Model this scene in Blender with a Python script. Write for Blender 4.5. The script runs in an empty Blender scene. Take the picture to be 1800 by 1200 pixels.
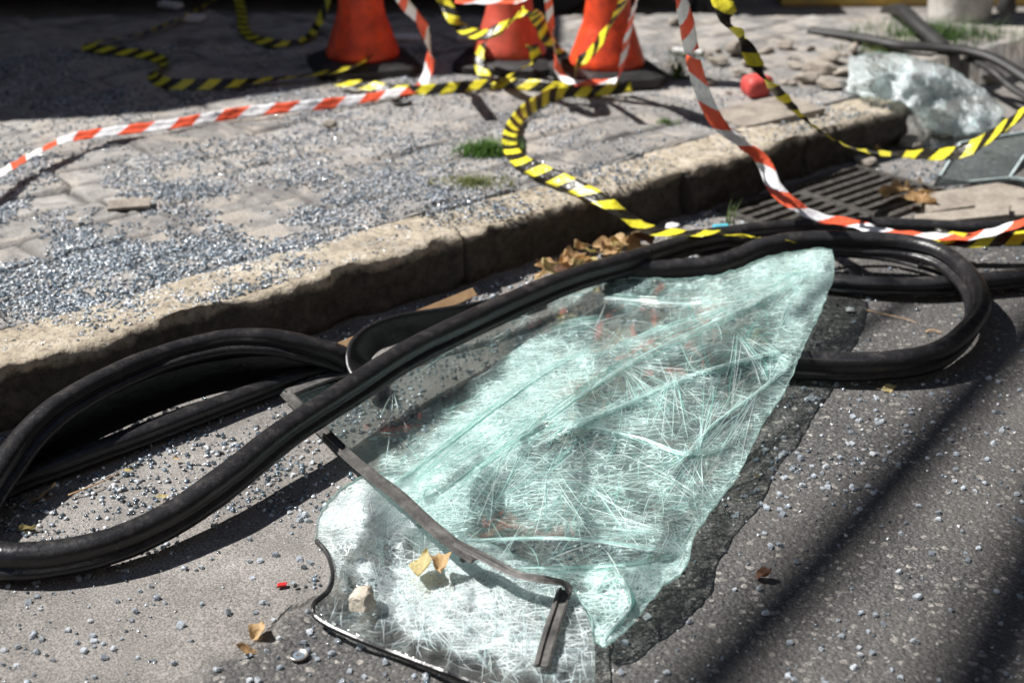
import bpy, bmesh, math, random
import numpy as np
from mathutils import Vector, Matrix, geometry
R = math.radians
random.seed(7); rng = np.random.default_rng(11)
S = bpy.context.scene
COL = S.collection

# ------------------------------------------------------------------ camera, sky, sun, exposure
CH, PITCH, F = 1.5, R(24.6), 2500.0
cam = bpy.data.objects.new('camera', bpy.data.cameras.new('camera')); COL.objects.link(cam)
cam.location = (0, 0, CH); cam.rotation_euler = (R(90)-PITCH, 0, 0)
cam.data.lens = 50; cam.data.sensor_width = 36; cam.data.clip_start = .05; cam.data.clip_end = 2000
cam.data.dof.use_dof = True; cam.data.dof.focus_distance = 2.85; cam.data.dof.aperture_fstop = 2.8
S.camera = cam
SUN_EL = R(53); SH = np.array([.985, -.172]); SL = 1/math.tan(SUN_EL)      # shadow direction on the ground, length per metre
w = bpy.data.worlds.new("World"); S.world = w; w.use_nodes = True
nt = w.node_tree; bg = nt.nodes['Background']; sky = nt.nodes.new('ShaderNodeTexSky')
sky.sky_type = 'NISHITA'; sky.sun_disc = False; sky.sun_elevation = SUN_EL
sky.sun_rotation = math.atan2(-SH[0], -SH[1]); sky.air_density = 1.0; sky.dust_density = .4; sky.ozone_density = 3.5
nt.links.new(sky.outputs[0], bg.inputs[0]); bg.inputs[1].default_value = .05
sun = bpy.data.objects.new('sun', bpy.data.lights.new('sun', 'SUN')); COL.objects.link(sun)
sun.data.energy = 5.0; sun.data.angle = R(.53); sun.data.color = (1, .97, .93)
sd = Vector((SH[0]*SL, SH[1]*SL, -1)); sun.rotation_euler = sd.to_track_quat('-Z', 'Y').to_euler()
sun.location = (-4, 3, 6)
S.view_settings.view_transform = 'Standard'; S.view_settings.look = 'None'
S.view_settings.exposure = .6; S.view_settings.gamma = 1
S.render.engine = 'CYCLES'
S.cycles.transparent_max_bounces = 24; S.cycles.max_bounces = 10
S.render.resolution_x = 1024; S.render.resolution_y = 682

def P(px, py, z=0.0):
    """world point at height z seen at photograph pixel (px, py)"""
    dx, dy = px-900.0, 600.0-py
    Z = dy*math.cos(PITCH) - F*math.sin(PITCH); Y = F*math.cos(PITCH) + dy*math.sin(PITCH)
    s = (z-CH)/Z
    return Vector((dx*s, Y*s, z))
def Parr(px, py, z):
    dx, dy = px-900.0, 600.0-py
    Z = dy*math.cos(PITCH) - F*math.sin(PITCH); Y = F*math.cos(PITCH) + dy*math.sin(PITCH)
    s = (z-CH)/Z
    return np.stack([dx*s, Y*s, z+0*s], 1)

# ------------------------------------------------------------------ numpy noise
def hsh(i, j, seed=0):
    n = (i*374761393 + j*668265263 + seed*974634777) & 0xffffffff
    n = ((n ^ (n >> 13))*1274126177) & 0xffffffff
    return ((n ^ (n >> 16)) & 0xffff)/65535.0
def vnoise(x, y, seed=0):
    i = np.floor(x).astype(np.int64); j = np.floor(y).astype(np.int64); f = x-i; g = y-j
    f = f*f*(3-2*f); g = g*g*(3-2*g)
    a = hsh(i, j, seed); b = hsh(i+1, j, seed); c = hsh(i, j+1, seed); d = hsh(i+1, j+1, seed)
    return (a*(1-f)+b*f)*(1-g) + (c*(1-f)+d*f)*g - .5
def fbm(x, y, o=4, seed=0):
    s = 0; a = 1.0
    for k in range(o):
        s = s + a*vnoise(x*2**k+k*17.3, y*2**k-k*9.1, seed+k); a *= .5
    return s
def idw(X, Y, ctl, p=3.0):
    c = np.array(ctl, float); num = 0; den = 0
    for cx, cy, v in c:
        wgt = 1/((X-cx)**2+(Y-cy)**2+60.0)**(p/2); num = num+wgt*v; den = den+wgt
    return num/den
def seg_d(X, Y, a, b):
    ax, ay = a; bx, by = b; vx, vy = bx-ax, by-ay
    t = np.clip(((X-ax)*vx+(Y-ay)*vy)/(vx*vx+vy*vy), 0, 1)
    return np.hypot(X-ax-t*vx, Y-ay-t*vy)
def poly_d(X, Y, pl): return np.minimum.reduce([seg_d(X, Y, a, b) for a, b in zip(pl[:-1], pl[1:])])
def inside(X, Y, poly):
    r = np.zeros(np.shape(X), bool); n = len(poly)
    for k in range(n):
        x1, y1 = poly[k]; x2, y2 = poly[(k+1) % n]
        if y1 == y2: continue
        c = ((y1 > Y) != (y2 > Y)) & (X < (x2-x1)*(Y-y1)/(y2-y1)+x1); r ^= c
    return r

# ------------------------------------------------------------------ object helpers
def mesh_np(name, V, Fc):
    me = bpy.data.meshes.new(name); me.from_pydata([tuple(v) for v in V], [], [tuple(f) for f in Fc]); me.update(); return me
def link(name, me, mat=None, parent=None, smooth=False):
    o = bpy.data.objects.new(name, me); COL.objects.link(o)
    if mat: me.materials.append(mat)
    if smooth: me.polygons.foreach_set('use_smooth', [True]*len(me.polygons))
    if parent:
        o.parent = parent; o.matrix_parent_inverse = Matrix.Identity(4)
        me.transform(Matrix.Translation(-parent.location))
    return o
def rebase(o):
    """put the origin of a world-space mesh at its base"""
    me = o.data; n = len(me.vertices); a = np.empty(n*3); me.vertices.foreach_get('co', a); a = a.reshape(-1, 3)
    c = Vector((a[:, 0].mean(), a[:, 1].mean(), a[:, 2].min())); me.transform(Matrix.Translation(-c)); o.location = c; return o
def tag(o, label=None, cat=None, group=None, kind=None):
    for k, v in (('label', label), ('category', cat), ('group', group), ('kind', kind)):
        if v: o[k] = v
    return o
def empty(name, loc, label, cat, group=None):
    o = bpy.data.objects.new(name, None); COL.objects.link(o); o.location = loc; o.empty_display_size = .05
    return tag(o, label, cat, group)
def attr(me, name, vals):
    a = me.attributes.new(name, 'FLOAT', 'POINT'); a.data.foreach_set('value', np.asarray(vals, np.float32))
def catmull(pts, n=10):
    p = np.array(pts, float); p = np.vstack([2*p[0]-p[1], p, 2*p[-1]-p[-2]]); out = []
    for i in range(1, len(p)-2):
        for k in range(n):
            t = k/n
            out.append(.5*((2*p[i])+(-p[i-1]+p[i+1])*t+(2*p[i-1]-5*p[i]+4*p[i+1]-p[i+2])*t*t+(-p[i-1]+3*p[i]-3*p[i+1]+p[i+2])*t**3))
    out.append(p[-2]); return np.array(out)
def frames(p, ref=(0, 0, 1)):
    t = np.gradient(p, axis=0); t /= np.linalg.norm(t, axis=1)[:, None]+1e-9
    s = np.cross(t, np.array(ref, float)); s /= np.linalg.norm(s, axis=1)[:, None]+1e-9
    n = np.cross(s, t); return t, s, n
def sweep(name, p, prof, tw, ref=(0, 0, 1), scale=None, closed=True, cap=True):
    """closed profile (list of (side, up)) swept along p with a twist in degrees per point"""
    t, s, n = frames(p, ref); m = len(prof); prof = np.array(prof); V = []; Fc = []
    a = np.radians(tw); sc = np.ones(len(p)) if scale is None else scale
    for i in range(len(p)):
        ss = s[i]*math.cos(a[i])+n[i]*math.sin(a[i]); nn = -s[i]*math.sin(a[i])+n[i]*math.cos(a[i])
        V += [p[i]+(ss*u+nn*v)*sc[i] for u, v in prof]
    for i in range(len(p)-1):
        for k in range(m if closed else m-1):
            k2 = (k+1) % m; Fc.append((i*m+k, i*m+k2, (i+1)*m+k2, (i+1)*m+k))
    if cap and closed:
        Fc.append(tuple(range(m-1, -1, -1))); Fc.append(tuple((len(p)-1)*m+k for k in range(m)))
    me = mesh_np(name, V, Fc)
    L = np.concatenate([[0], np.cumsum(np.linalg.norm(np.diff(p, axis=0), axis=1))])
    attr(me, 'u', np.repeat(L, m)); attr(me, 'v', np.tile(np.linspace(0, 1, m), len(p)))
    return me

# ------------------------------------------------------------------ materials
def M(name):
    m = bpy.data.materials.new(name); m.use_nodes = True; t = m.node_tree; t.nodes.clear()
    out = t.nodes.new('ShaderNodeOutputMaterial')
    def n(ty, ins=None, **kw):
        nd = t.nodes.new('ShaderNode'+ty)
        for k, v in kw.items(): setattr(nd, k, v)
        for k, v in (ins or {}).items():
            i = nd.inputs[k]
            if isinstance(v, bpy.types.NodeSocket): t.links.new(v, i)
            elif isinstance(v, bpy.types.Node): t.links.new(v.outputs[0], i)
            else:
                if isinstance(v, (tuple, list)) and len(v) == 3 and i.type == 'RGBA': v = (*v, 1)
                i.default_value = v
        return nd
    def surf(nd): t.links.new(nd.outputs[0], out.inputs[0]); return m
    return m, n, surf
def math_(n, op, a, b=None, c=None, clamp=False):
    ins = {0: a}
    if b is not None: ins[1] = b
    if c is not None: ins[2] = c
    return n('Math', ins, operation=op, use_clamp=clamp)
def ramp(n, fac, stops, interp='LINEAR'):
    r = n('ValToRGB', {0: fac}); r.color_ramp.interpolation = interp; e = r.color_ramp.elements
    while len(e) < len(stops): e.new(.5)
    for k, (p_, c) in enumerate(stops):
        e[k].position = p_; e[k].color = (*c, 1) if isinstance(c, tuple) else (c, c, c, 1)
    return r
def mixc(n, f, a, b, bt='MIX'):
    d = n('Mix', data_type='RGBA', blend_type=bt)
    tr = d.id_data
    for idx, v in ((0, f), (6, a), (7, b)):
        if isinstance(v, bpy.types.Node): v = v.outputs[0] if v.bl_idname != 'ShaderNodeMix' else v.outputs[2]
        if isinstance(v, bpy.types.NodeSocket): tr.links.new(v, d.inputs[idx])
        else: d.inputs[idx].default_value = (*v, 1) if isinstance(v, tuple) else v
    return d.outputs[2]
def pos(n): return n('NewGeometry').outputs['Position']
def noise(n, sc, det=4, rough=.55, vec=None, dist=0.):
    return n('TexNoise', {'Vector': vec if vec is not None else pos(n), 'Scale': sc, 'Detail': det, 'Roughness': rough, 'Distortion': dist}).outputs[0]
def bump(n, h, d, s=1.0): return n('Bump', {'Height': h, 'Distance': d, 'Strength': s})
def rocky(name, base, var, nsc=30, rough=.9, bd=.002, speck=None):
    m, n, surf = M(name); g = noise(n, nsc, 6, .6); g2 = noise(n, nsc*7, 3)
    c = ramp(n, g, [(.3, base), (.7, var)])
    col = mixc(n, ramp(n, g2, [(.35, .75), (.65, 1.0)]), (0, 0, 0), c)
    return surf(n('BsdfPrincipled', {'Base Color': col, 'Roughness': rough, 'Normal': bump(n, g2, bd)}))

# road: worn concrete gutter apron beside the kerb, coarse asphalt beyond it
KA = P(0, 650, .15); KB = P(1600, 186, .15); KD = (KB-KA); KD.z = 0; KD.normalize(); KN = Vector((KD.y, -KD.x, 0))  # KN: towards the road
KL = (KB-KA).dot(KD)
def m_road():
    m, n, surf = M('road'); p = pos(n)
    a = P(378, 1172); b = P(550, 1060)
    d0 = Vector((b.x-a.x, b.y-a.y)); d0.normalize(); nn = Vector((d0.y, -d0.x))
    sx = n('SeparateXYZ', {0: p})
    dd = math_(n, 'ADD', math_(n, 'MULTIPLY', math_(n, 'SUBTRACT', sx.outputs[0], a.x), nn.x), math_(n, 'MULTIPLY', math_(n, 'SUBTRACT', sx.outputs[1], a.y), nn.y))
    wob = math_(n, 'MULTIPLY', math_(n, 'SUBTRACT', noise(n, 9, 5), .5), .16)
    sdist = math_(n, 'ADD', dd, wob)
    asp = ramp(n, sdist, [(0, 0.), (.03, 1.)])
    crack = ramp(n, math_(n, 'ABSOLUTE', sdist), [(.0, 0.), (.008, 1.)])
    crg = ramp(n, noise(n, 3, 2), [(.42, 0.), (.55, 1.)])
    crack = math_(n, 'MAXIMUM', crack, crg)
    # aggregate
    pv = n('VectorMath', {0: p, 1: n('VectorMath', {0: n('TexNoise', {'Vector': p, 'Scale': 60.}).outputs[1], 3: .012}, operation='SCALE').outputs[0]}, operation='ADD').outputs[0]
    v1 = n('TexVoronoi', {'Vector': pv, 'Scale': 105.}); v2 = n('TexVoronoi', {'Vector': pv, 'Scale': 260.})
    agg = ramp(n, v1.outputs[0], [(.3, 1.), (.48, 0.)])
    aggc = ramp(n, v1.outputs[1], [(.0, (.03, .029, .028)), (.4, (.07, .068, .066)), (.7, (.145, .138, .13)), (.88, (.25, .235, .22)), (1., (.52, .5, .48))])
    mort = ramp(n, noise(n, 300, 3), [(.3, (.04, .04, .04)), (.7, (.12, .116, .113))])
    ac = mixc(n, math_(n, 'MULTIPLY', agg, .95), mort, aggc)
    v3 = n('TexVoronoi', {'Vector': pv, 'Scale': 48.}); big = math_(n, 'MULTIPLY', ramp(n, v3.outputs[0], [(.3, 1.), (.36, 0.)]), ramp(n, v3.outputs[1], [(.62, 0.), (.66, 1.)]))
    ac = mixc(n, math_(n, 'MULTIPLY', big, .8), ac, (.3, .28, .255))
    ac2 = ramp(n, v2.outputs[1], [(.0, .4), (.6, 1.), (1., 2.4)])
    ac = mixc(n, .7, ac, ac2, 'MULTIPLY')
    ac = mixc(n, ramp(n, noise(n, 2.2, 4), [(.4, 0.), (.66, .5)]), ac, (.14, .128, .118))
    # concrete
    cc = ramp(n, noise(n, 5, 7, .65), [(.3, (.14, .13, .12)), (.55, (.225, .21, .196)), (.75, (.3, .283, .265))])
    cs = ramp(n, noise(n, 260, 4, .75), [(.36, .35), (.5, 1.), (.62, 1.75)])
    cc = mixc(n, 1., cc, cs, 'MULTIPLY')
    cc = mixc(n, ramp(n, noise(n, 70, 3), [(.6, 0.), (.75, .5)]), cc, (.12, .1, .09))
    col = mixc(n, asp, cc, ac)
    col = mixc(n, crack, (.06, .055, .05), col)
    h = math_(n, 'ADD', math_(n, 'MULTIPLY', math_(n, 'MULTIPLY', v1.outputs[0], asp), -1.1), math_(n, 'MULTIPLY', noise(n, 380, 3), .5))
    h = math_(n, 'ADD', h, math_(n, 'MULTIPLY', crack, 1.5))
    return surf(n('BsdfPrincipled', {'Base Color': col, 'Roughness': .72, 'Specular IOR Level': .35, 'Normal': bump(n, h, .0035, .9)}))
def m_pave():
    m, n, surf = M('paving'); p = pos(n)
    tone = n('Attribute', attribute_name='tone').outputs['Fac']; joint = n('Attribute', attribute_name='joint').outputs['Fac']
    g = noise(n, 14, 6, .62, dist=.6)
    c = ramp(n, g, [(.28, (.17, .163, .16)), (.5, (.3, .285, .27)), (.7, (.43, .41, .385))])
    c = mixc(n, 1., c, ramp(n, tone, [(0., .7), (1., 1.25)]), 'MULTIPLY')
    mt = ramp(n, noise(n, 5.2, 5, .6, dist=1.2), [(.52, 0.), (.58, 1.)])
    c = mixc(n, math_(n, 'MULTIPLY', mt, .55), c, (.5, .44, .37))
    c = mixc(n, ramp(n, noise(n, 160, 3), [(.3, .45), (.6, 0.)]), c, (.08, .075, .07))
    c = mixc(n, joint, c, (.035, .032, .03))
    return surf(n('BsdfPrincipled', {'Base Color': c, 'Roughness': .8, 'Normal': bump(n, noise(n, 120, 5), .004)}))
def m_kerb():
    m, n, surf = M('kerb_stone')
    g = noise(n, 11, 7, .65, dist=.8)
    c = ramp(n, g, [(.3, (.27, .225, .17)), (.5, (.46, .395, .30)), (.7, (.6, .54, .455))])
    c = mixc(n, ramp(n, noise(n, 60, 5, .7), [(.36, .7), (.5, 0.)]), c, (.1, .08, .06))
    c = mixc(n, ramp(n, noise(n, 3.5, 3), [(.56, 0.), (.7, .5)]), c, (.2, .18, .17))
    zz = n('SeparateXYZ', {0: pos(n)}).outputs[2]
    face_shade = ramp(n, math_(n, 'ADD', zz, math_(n, 'MULTIPLY', math_(n, 'SUBTRACT', noise(n, 13, 6, .7), .5), .075)), [(.122, 1.), (.14, 0.)])  # shade of the kerb face painted near-black into the colour, ragged upper edge
    c = mixc(n, math_(n, 'MULTIPLY', face_shade, .95), c, ramp(n, noise(n, 40, 5, .7), [(.35, (.018, .016, .014)), (.65, (.075, .066, .056))]))
    c = mixc(n, n('Attribute', attribute_name='joint').outputs['Fac'], c, (.03, .026, .022))
    return surf(n('BsdfPrincipled', {'Base Color': c, 'Roughness': .85, 'Normal': bump(n, noise(n, 75, 6, .65), .008)}))
def m_rubber():
    m, n, surf = M('rubber')
    d = ramp(n, noise(n, 26, 8, .8), [(.5, 0.), (.8, 1.)]); f = ramp(n, noise(n, 500, 2), [(.5, 0.), (.68, 1.)])
    up = n('SeparateXYZ', {0: n('NewGeometry').outputs['Normal']}).outputs[2]
    dust = math_(n, 'MULTIPLY', math_(n, 'ADD', math_(n, 'MULTIPLY', d, .55), math_(n, 'MULTIPLY', f, .22)), math_(n, 'MAXIMUM', up, 0.), clamp=True)
    c = mixc(n, dust, (.012, .012, .014), (.17, .155, .145))
    r = ramp(n, noise(n, 9, 4), [(.3, .24), (.7, .42)])
    return surf(n('BsdfPrincipled', {'Base Color': c, 'Roughness': r, 'Specular IOR Level': .45, 'Normal': bump(n, noise(n, 90, 4), .0012)}))
def m_trim():
    m, n, surf = M('trim_rubber')
    c = ramp(n, noise(n, 22, 6, .7), [(.3, (.025, .025, .026)), (.52, (.09, .085, .08)), (.75, (.22, .205, .19))])
    return surf(n('BsdfPrincipled', {'Base Color': c, 'Roughness': .55, 'Normal': bump(n, noise(n, 60, 4), .002)}))
def m_tape(name, c1, c2, per, slant, rough=.28, tr=.3):
    m, n, surf = M(name)
    u = n('Attribute', attribute_name='u').outputs['Fac']; v = n('Attribute', attribute_name='v').outputs['Fac']
    f = math_(n, 'FRACT', math_(n, 'ADD', math_(n, 'DIVIDE', u, per), math_(n, 'MULTIPLY', v, slant)))
    c = mixc(n, math_(n, 'GREATER_THAN', f, .5), c1, c2)
    c = mixc(n, ramp(n, noise(n, 45, 5), [(.5, 0.), (.8, .3)]), c, (.2, .17, .14))
    b = n('BsdfPrincipled', {'Base Color': c, 'Roughness': rough, 'Normal': bump(n, noise(n, 55, 3), .004)})
    t_ = n('BsdfTranslucent', {0: c}); return surf(n('MixShader', {0: tr, 1: b, 2: t_}))
def m_glass(name, w1=(.40, .66, .62), w2=(.76, .93, .905), frost=.04):
    m, n, surf = M(name); p = pos(n)
    D = n('Attribute', attribute_name='dens').outputs['Fac']; FR = n('Attribute', attribute_name='frit').outputs['Fac']
    dist = n('VectorMath', {0: n('TexNoise', {'Vector': p, 'Scale': 28., 'Detail': 3.}).outputs[1], 3: .011}, operation='SCALE').outputs[0]
    pd = n('VectorMath', {0: p, 1: dist}, operation='ADD').outputs[0]
    def lines(sc, wd, vec=pd):
        v = n('TexVoronoi', {'Vector': vec, 'Scale': sc}, feature='DISTANCE_TO_EDGE')
        return n('MapRange', {0: v.outputs[0], 1: 0., 2: wd, 3: 1., 4: 0.}, interpolation_type='SMOOTHSTEP').outputs[0]
    D2 = math_(n, 'POWER', D, 2.4).outputs[0]
    mp = n('Mapping', {0: p, 2: (0, 0, R(-38)), 3: (.16, 1., 1.)}).outputs[0]
    mp = n('VectorMath', {0: mp, 1: dist}, operation='ADD').outputs[0]
    mp2 = n('Mapping', {0: pd, 2: (0, 0, R(22)), 3: (.2, 1., 1.)}).outputs[0]
    mp3 = n('Mapping', {0: pd, 2: (0, 0, R(78)), 3: (.22, 1., 1.)}).outputs[0]
    l1 = lines(38., math_(n, 'MULTIPLY_ADD', D2, .10, .03).outputs[0])
    l2 = lines(80., math_(n, 'MULTIPLY_ADD', D2, .13, .0).outputs[0])
    l3 = lines(46., math_(n, 'MULTIPLY_ADD', D2, .09, .028).outputs[0], mp)
    l4 = lines(34., math_(n, 'MULTIPLY_ADD', D2, .07, .024).outputs[0], mp2)
    l5 = lines(40., math_(n, 'MULTIPLY_ADD', D2, .08, .024).outputs[0], mp3)
    patch = ramp(n, noise(n, 16, 4, .6), [(.42, 0.), (.55, 1.)])
    patch2 = ramp(n, noise(n, 21, 4, .6), [(.42, 0.), (.55, 1.)])
    gate = ramp(n, D, [(.12, 0.), (.5, 1.)])
    a = math_(n, 'MAXIMUM', math_(n, 'MAXIMUM', math_(n, 'MULTIPLY', l1, patch2), math_(n, 'MULTIPLY', l2, ramp(n, D, [(.45, 0.), (.75, 1.)]))), math_(n, 'MAXIMUM', math_(n, 'MAXIMUM', l3, math_(n, 'MULTIPLY', l5, patch2)), math_(n, 'MULTIPLY', l4, patch)))
    a = math_(n, 'MULTIPLY', a, gate)
    haze_ = math_(n, 'MULTIPLY', ramp(n, D, [(.08, .02), (.3, .12), (.55, .26), (.72, .45), (.92, .78)]), ramp(n, noise(n, 85, 5, .8), [(.42, .3), (.54, 1.)]))
    fac = math_(n, 'MAXIMUM', a, haze_, clamp=True)
    fac = math_(n, 'MAXIMUM', fac, math_(n, 'MULTIPLY', noise(n, 7, 5), frost))
    c = mixc(n, math_(n, 'MAXIMUM', math_(n, 'MULTIPLY', a, .85), ramp(n, noise(n, 230, 3, .7), [(.46, 0.), (.66, .9)])), w1, w2)
    diff = n('BsdfDiffuse', {0: c}); tl = n('BsdfTranslucent', {0: c})
    gl = n('BsdfGlossy', {0: (1, 1, 1), 1: .25, 'Normal': bump(n, noise(n, 330, 2), .004)})
    cr = n('MixShader', {0: .14, 1: n('MixShader', {0: .38, 1: diff, 2: tl}), 2: gl})
    clear = n('MixShader', {0: math_(n, 'MULTIPLY', n('Fresnel', {0: 1.45}), .55), 1: n('BsdfTransparent', {0: (.955, .985, .978)}), 2: n('BsdfGlossy', {0: (1, 1, 1), 1: .04, 'Normal': bump(n, noise(n, 14, 3), .002)})})
    s = n('MixShader', {0: fac, 1: clear, 2: cr})
    ft = n('BsdfPrincipled', {'Base Color': ramp(n, noise(n, 30, 5), [(.35, (.02, .02, .02)), (.7, (.12, .115, .11))]), 'Roughness': .35})
    s = n('MixShader', {0: math_(n, 'MULTIPLY', FR, .86), 1: s, 2: ft})
    return surf(s)
def m_clear():
    m, n, surf = M('clear_back')
    return surf(n('MixShader', {0: math_(n, 'MULTIPLY', n('Fresnel', {0: 1.4}), .5), 1: n('BsdfTransparent', {0: (.97, .99, .985)}), 2: n('BsdfGlossy', {0: (1, 1, 1), 1: .08})}))
def m_thread(name='crack_line', stops=[(0., (.1, .38, .33)), (.2, (.36, .7, .63)), (.5, (.74, .93, .9)), (1., (.95, 1., 1.))]):
    m, n, surf = M(name); r = n('NewGeometry').outputs['Random Per Island']
    c = ramp(n, r, stops)
    return surf(n('MixShader', {0: .3, 1: n('BsdfPrincipled', {'Base Color': c, 'Roughness': .3}), 2: n('BsdfTranslucent', {0: c})}))
def m_crumb():
    m, n, surf = M('crumb_glass'); r = n('NewGeometry').outputs['Random Per Island']
    c = ramp(n, r, [(0., (.05, .07, .09)), (.4, (.14, .2, .26)), (.65, (.34, .44, .54)), (.74, (.78, .86, .95)), (1., (1., 1., 1.))])  # whitest crumbs have sun glitter painted into their body colour
    body = n('MixShader', {0: .35, 1: n('BsdfDiffuse', {0: c}), 2: n('BsdfTransparent', {0: (.75, .85, .88)})})
    return surf(n('MixShader', {0: n('Fresnel', {0: 2.1}), 1: body, 2: n('BsdfGlossy', {0: (1, 1, 1), 1: .13})}))
def m_crumb2():
    m, n, surf = M('clear_crumb_glass'); r = n('ObjectInfo').outputs['Random']
    c = ramp(n, r, [(0., (.34, .37, .42)), (.5, (.62, .67, .73)), (.85, (.82, .87, .93)), (1., (.95, .97, 1.))])
    g = n('BsdfGlass', {0: (.86, .93, .97), 1: .06, 2: 1.5, 'Normal': bump(n, noise(n, 260, 2), .0015)})
    return surf(n('MixShader', {0: .45, 1: g, 2: n('BsdfDiffuse', {0: c})}))
def m_plain(name, c, rough=.6, c2=None, sc=40, tr=0., spec=.5, bd=.001, metal=0.):
    m, n, surf = M(name); c2 = c2 or tuple(x*.65 for x in c)
    col = ramp(n, noise(n, sc, 5, .6), [(.35, c2), (.65, c)])
    b = n('BsdfPrincipled', {'Base Color': col, 'Roughness': rough, 'Specular IOR Level': spec, 'Metallic': metal, 'Normal': bump(n, noise(n, sc*4, 3), bd)})
    if tr: return surf(n('MixShader', {0: tr, 1: b, 2: n('BsdfTranslucent', {0: col})}))
    return surf(b)
def m_leaf(name, a, b):
    m, n, surf = M(name); r = n('ObjectInfo').outputs['Random']
    c = mixc(n, r, a, b); c = mixc(n, ramp(n, noise(n, 120, 4), [(.45, 0.), (.7, .6)]), c, tuple(x*.35 for x in a))
    bs = n('BsdfPrincipled', {'Base Color': c, 'Roughness': .65, 'Normal': bump(n, noise(n, 160, 3), .002)})
    return surf(n('MixShader', {0: .3, 1: bs, 2: n('BsdfTranslucent', {0: c})}))
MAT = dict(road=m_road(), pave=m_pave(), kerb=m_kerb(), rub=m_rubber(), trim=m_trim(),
  red=m_tape('red_white_tape', (.95, .15, .07), (.95, .95, .97), .175, .35, .3, .15), yel=m_tape('yellow_black_tape', (.02, .018, .012), (.86, .76, .05), .1, .5, .3, .15),
  glass=m_glass('broken_glass'), glassw=m_glass('broken_glass_white', (.52, .62, .63), (.94, .98, .99)), clear=m_clear(), rim=m_plain('glass_rim', (.62, .82, .78), .3, (.35, .6, .55), 60, .3), thread=m_thread(), threadw=m_thread('white_crack_line', [(0., (.5, .68, .68)), (.3, (.78, .88, .9)), (1., (.97, 1., 1.))]), crumb=m_crumb(), crumb2=m_crumb2(),
  leaf=m_leaf('dry_leaf', (.48, .28, .12), (.66, .46, .24)), leafy=m_leaf('yellow_leaf', (.55, .45, .16), (.6, .5, .25)), leafd=m_leaf('dark_leaf', (.12, .05, .03), (.2, .1, .05)),
  grass=m_leaf('grass', (.09, .2, .03), (.17, .3, .05)), weed=m_leaf('weed', (.05, .11, .02), (.1, .19, .04)), drygrass=m_leaf('weathered_grass', (.11, .17, .04), (.2, .22, .07)),
  cone=m_plain('cone_plastic', (.88, .085, .02), .42, (.5, .05, .02), 22), coneold=m_plain('faded_cone_plastic', (.66, .1, .06), .5, (.42, .07, .04), 18),
  black=m_plain('black_rubber', (.035, .034, .034), .55, (.015, .015, .015), 20),
  iron=m_plain('cast_iron', (.13, .12, .11), .6, (.045, .04, .035), 50, metal=.3), stone=rocky('rubble_stone', (.22, .19, .16), (.42, .37, .31), 12),
  pale=rocky('pale_stone', (.5, .45, .36), (.7, .64, .54), 40), wood=m_plain('raw_wood', (.55, .36, .2), .6, (.4, .24, .12), 10),
  white=m_plain('white_plastic', (.75, .75, .74), .4, (.6, .6, .6), 30), blue=m_plain('turquoise_plastic', (.12, .55, .68), .4), redp=m_plain('red_plastic', (.62, .04, .04), .3, (.5, .03, .03)),
  cap=m_plain('red_rubber', (.62, .08, .07), .55, (.5, .06, .05), 12), metal=m_plain('dull_metal', (.42, .4, .38), .35, (.2, .18, .16), 40, metal=.7),
  pole=m_plain('whitewashed_concrete', (.62, .6, .56), .8, (.4, .37, .33), 14, bd=.004), yk=m_plain('yellow_kerb_paint', (.62, .4, .08), .7, (.4, .28, .1), 8),
  van=m_plain('dark_van_paint', (.02, .022, .03), .3, (.015, .015, .02), 3), blocker_wall=m_plain('blocker_plaster', (.45, .42, .38), .85, (.35, .33, .3), 2), wire=m_plain('cable_sheath', (.02, .02, .02), .5))

# ------------------------------------------------------------------ setting: road, sidewalk, kerb
GR = [P(1330, 398), P(1500, 322), P(1665, 345), P(1530, 402)]           # drain opening
gs0 = (P(1345, 398)-KA).dot(KD); gs1 = (P(1640, 335)-KA).dot(KD)
gt0 = .05; gt1 = .42
def kst(x, y): return (x-KA.x)*KD.x+(y-KA.y)*KD.y, (x-KA.x)*KN.x+(y-KA.y)*KN.y
def kpt(s, t, z=0.): return Vector((KA.x+KD.x*s+KN.x*t, KA.y+KD.y*s+KN.y*t, z))
def road_h(x, y):
    s, t = kst(x, y)
    z = .006*fbm(x*1.7, y*1.7, 3, 3)+.002*fbm(x*14, y*14, 3, 5)
    pit = (s > gs0) & (s < gs1) & (t > gt0) & (t < gt1)
    return np.where(pit, -.3, z)
def graded(lo, hi, step, far):
    a = list(np.arange(lo, hi, step)); s = step; v = hi; up = []
    while v < far: s *= 1.35; v += s; up.append(v)
    s = step; v = lo; dn = []
    while v > -far: s *= 1.35; v -= s; dn.append(v)
    return np.array(dn[::-1]+a+up)
def grid_mesh(name, X, Y, Z):
    ny, nx = X.shape; V = np.stack([X.ravel(), Y.ravel(), Z.ravel()], 1); i = np.arange(nx*ny).reshape(ny, nx)
    Fc = np.stack([i[:-1, :-1].ravel(), i[:-1, 1:].ravel(), i[1:, 1:].ravel(), i[1:, :-1].ravel()], 1)
    me = bpy.data.meshes.new(name); me.vertices.add(len(V)); me.vertices.foreach_set('co', V.ravel())
    me.loops.add(Fc.size); me.loops.foreach_set('vertex_index', Fc.ravel().astype(np.int32)); me.polygons.add(len(Fc))
    me.polygons.foreach_set('loop_start', np.arange(0, Fc.size, 4, dtype=np.int32)); me.update(calc_edges=True); me.validate(); return me
gx = graded(-1.8, 2.6, .0125, 300); gy = graded(1.5, 5.6, .0125, 300)
X, Y = np.meshgrid(gx, gy); me = grid_mesh('road', X, Y, road_h(X, Y)); tag(link('road', me, MAT['road'], smooth=True), kind='structure')

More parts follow.
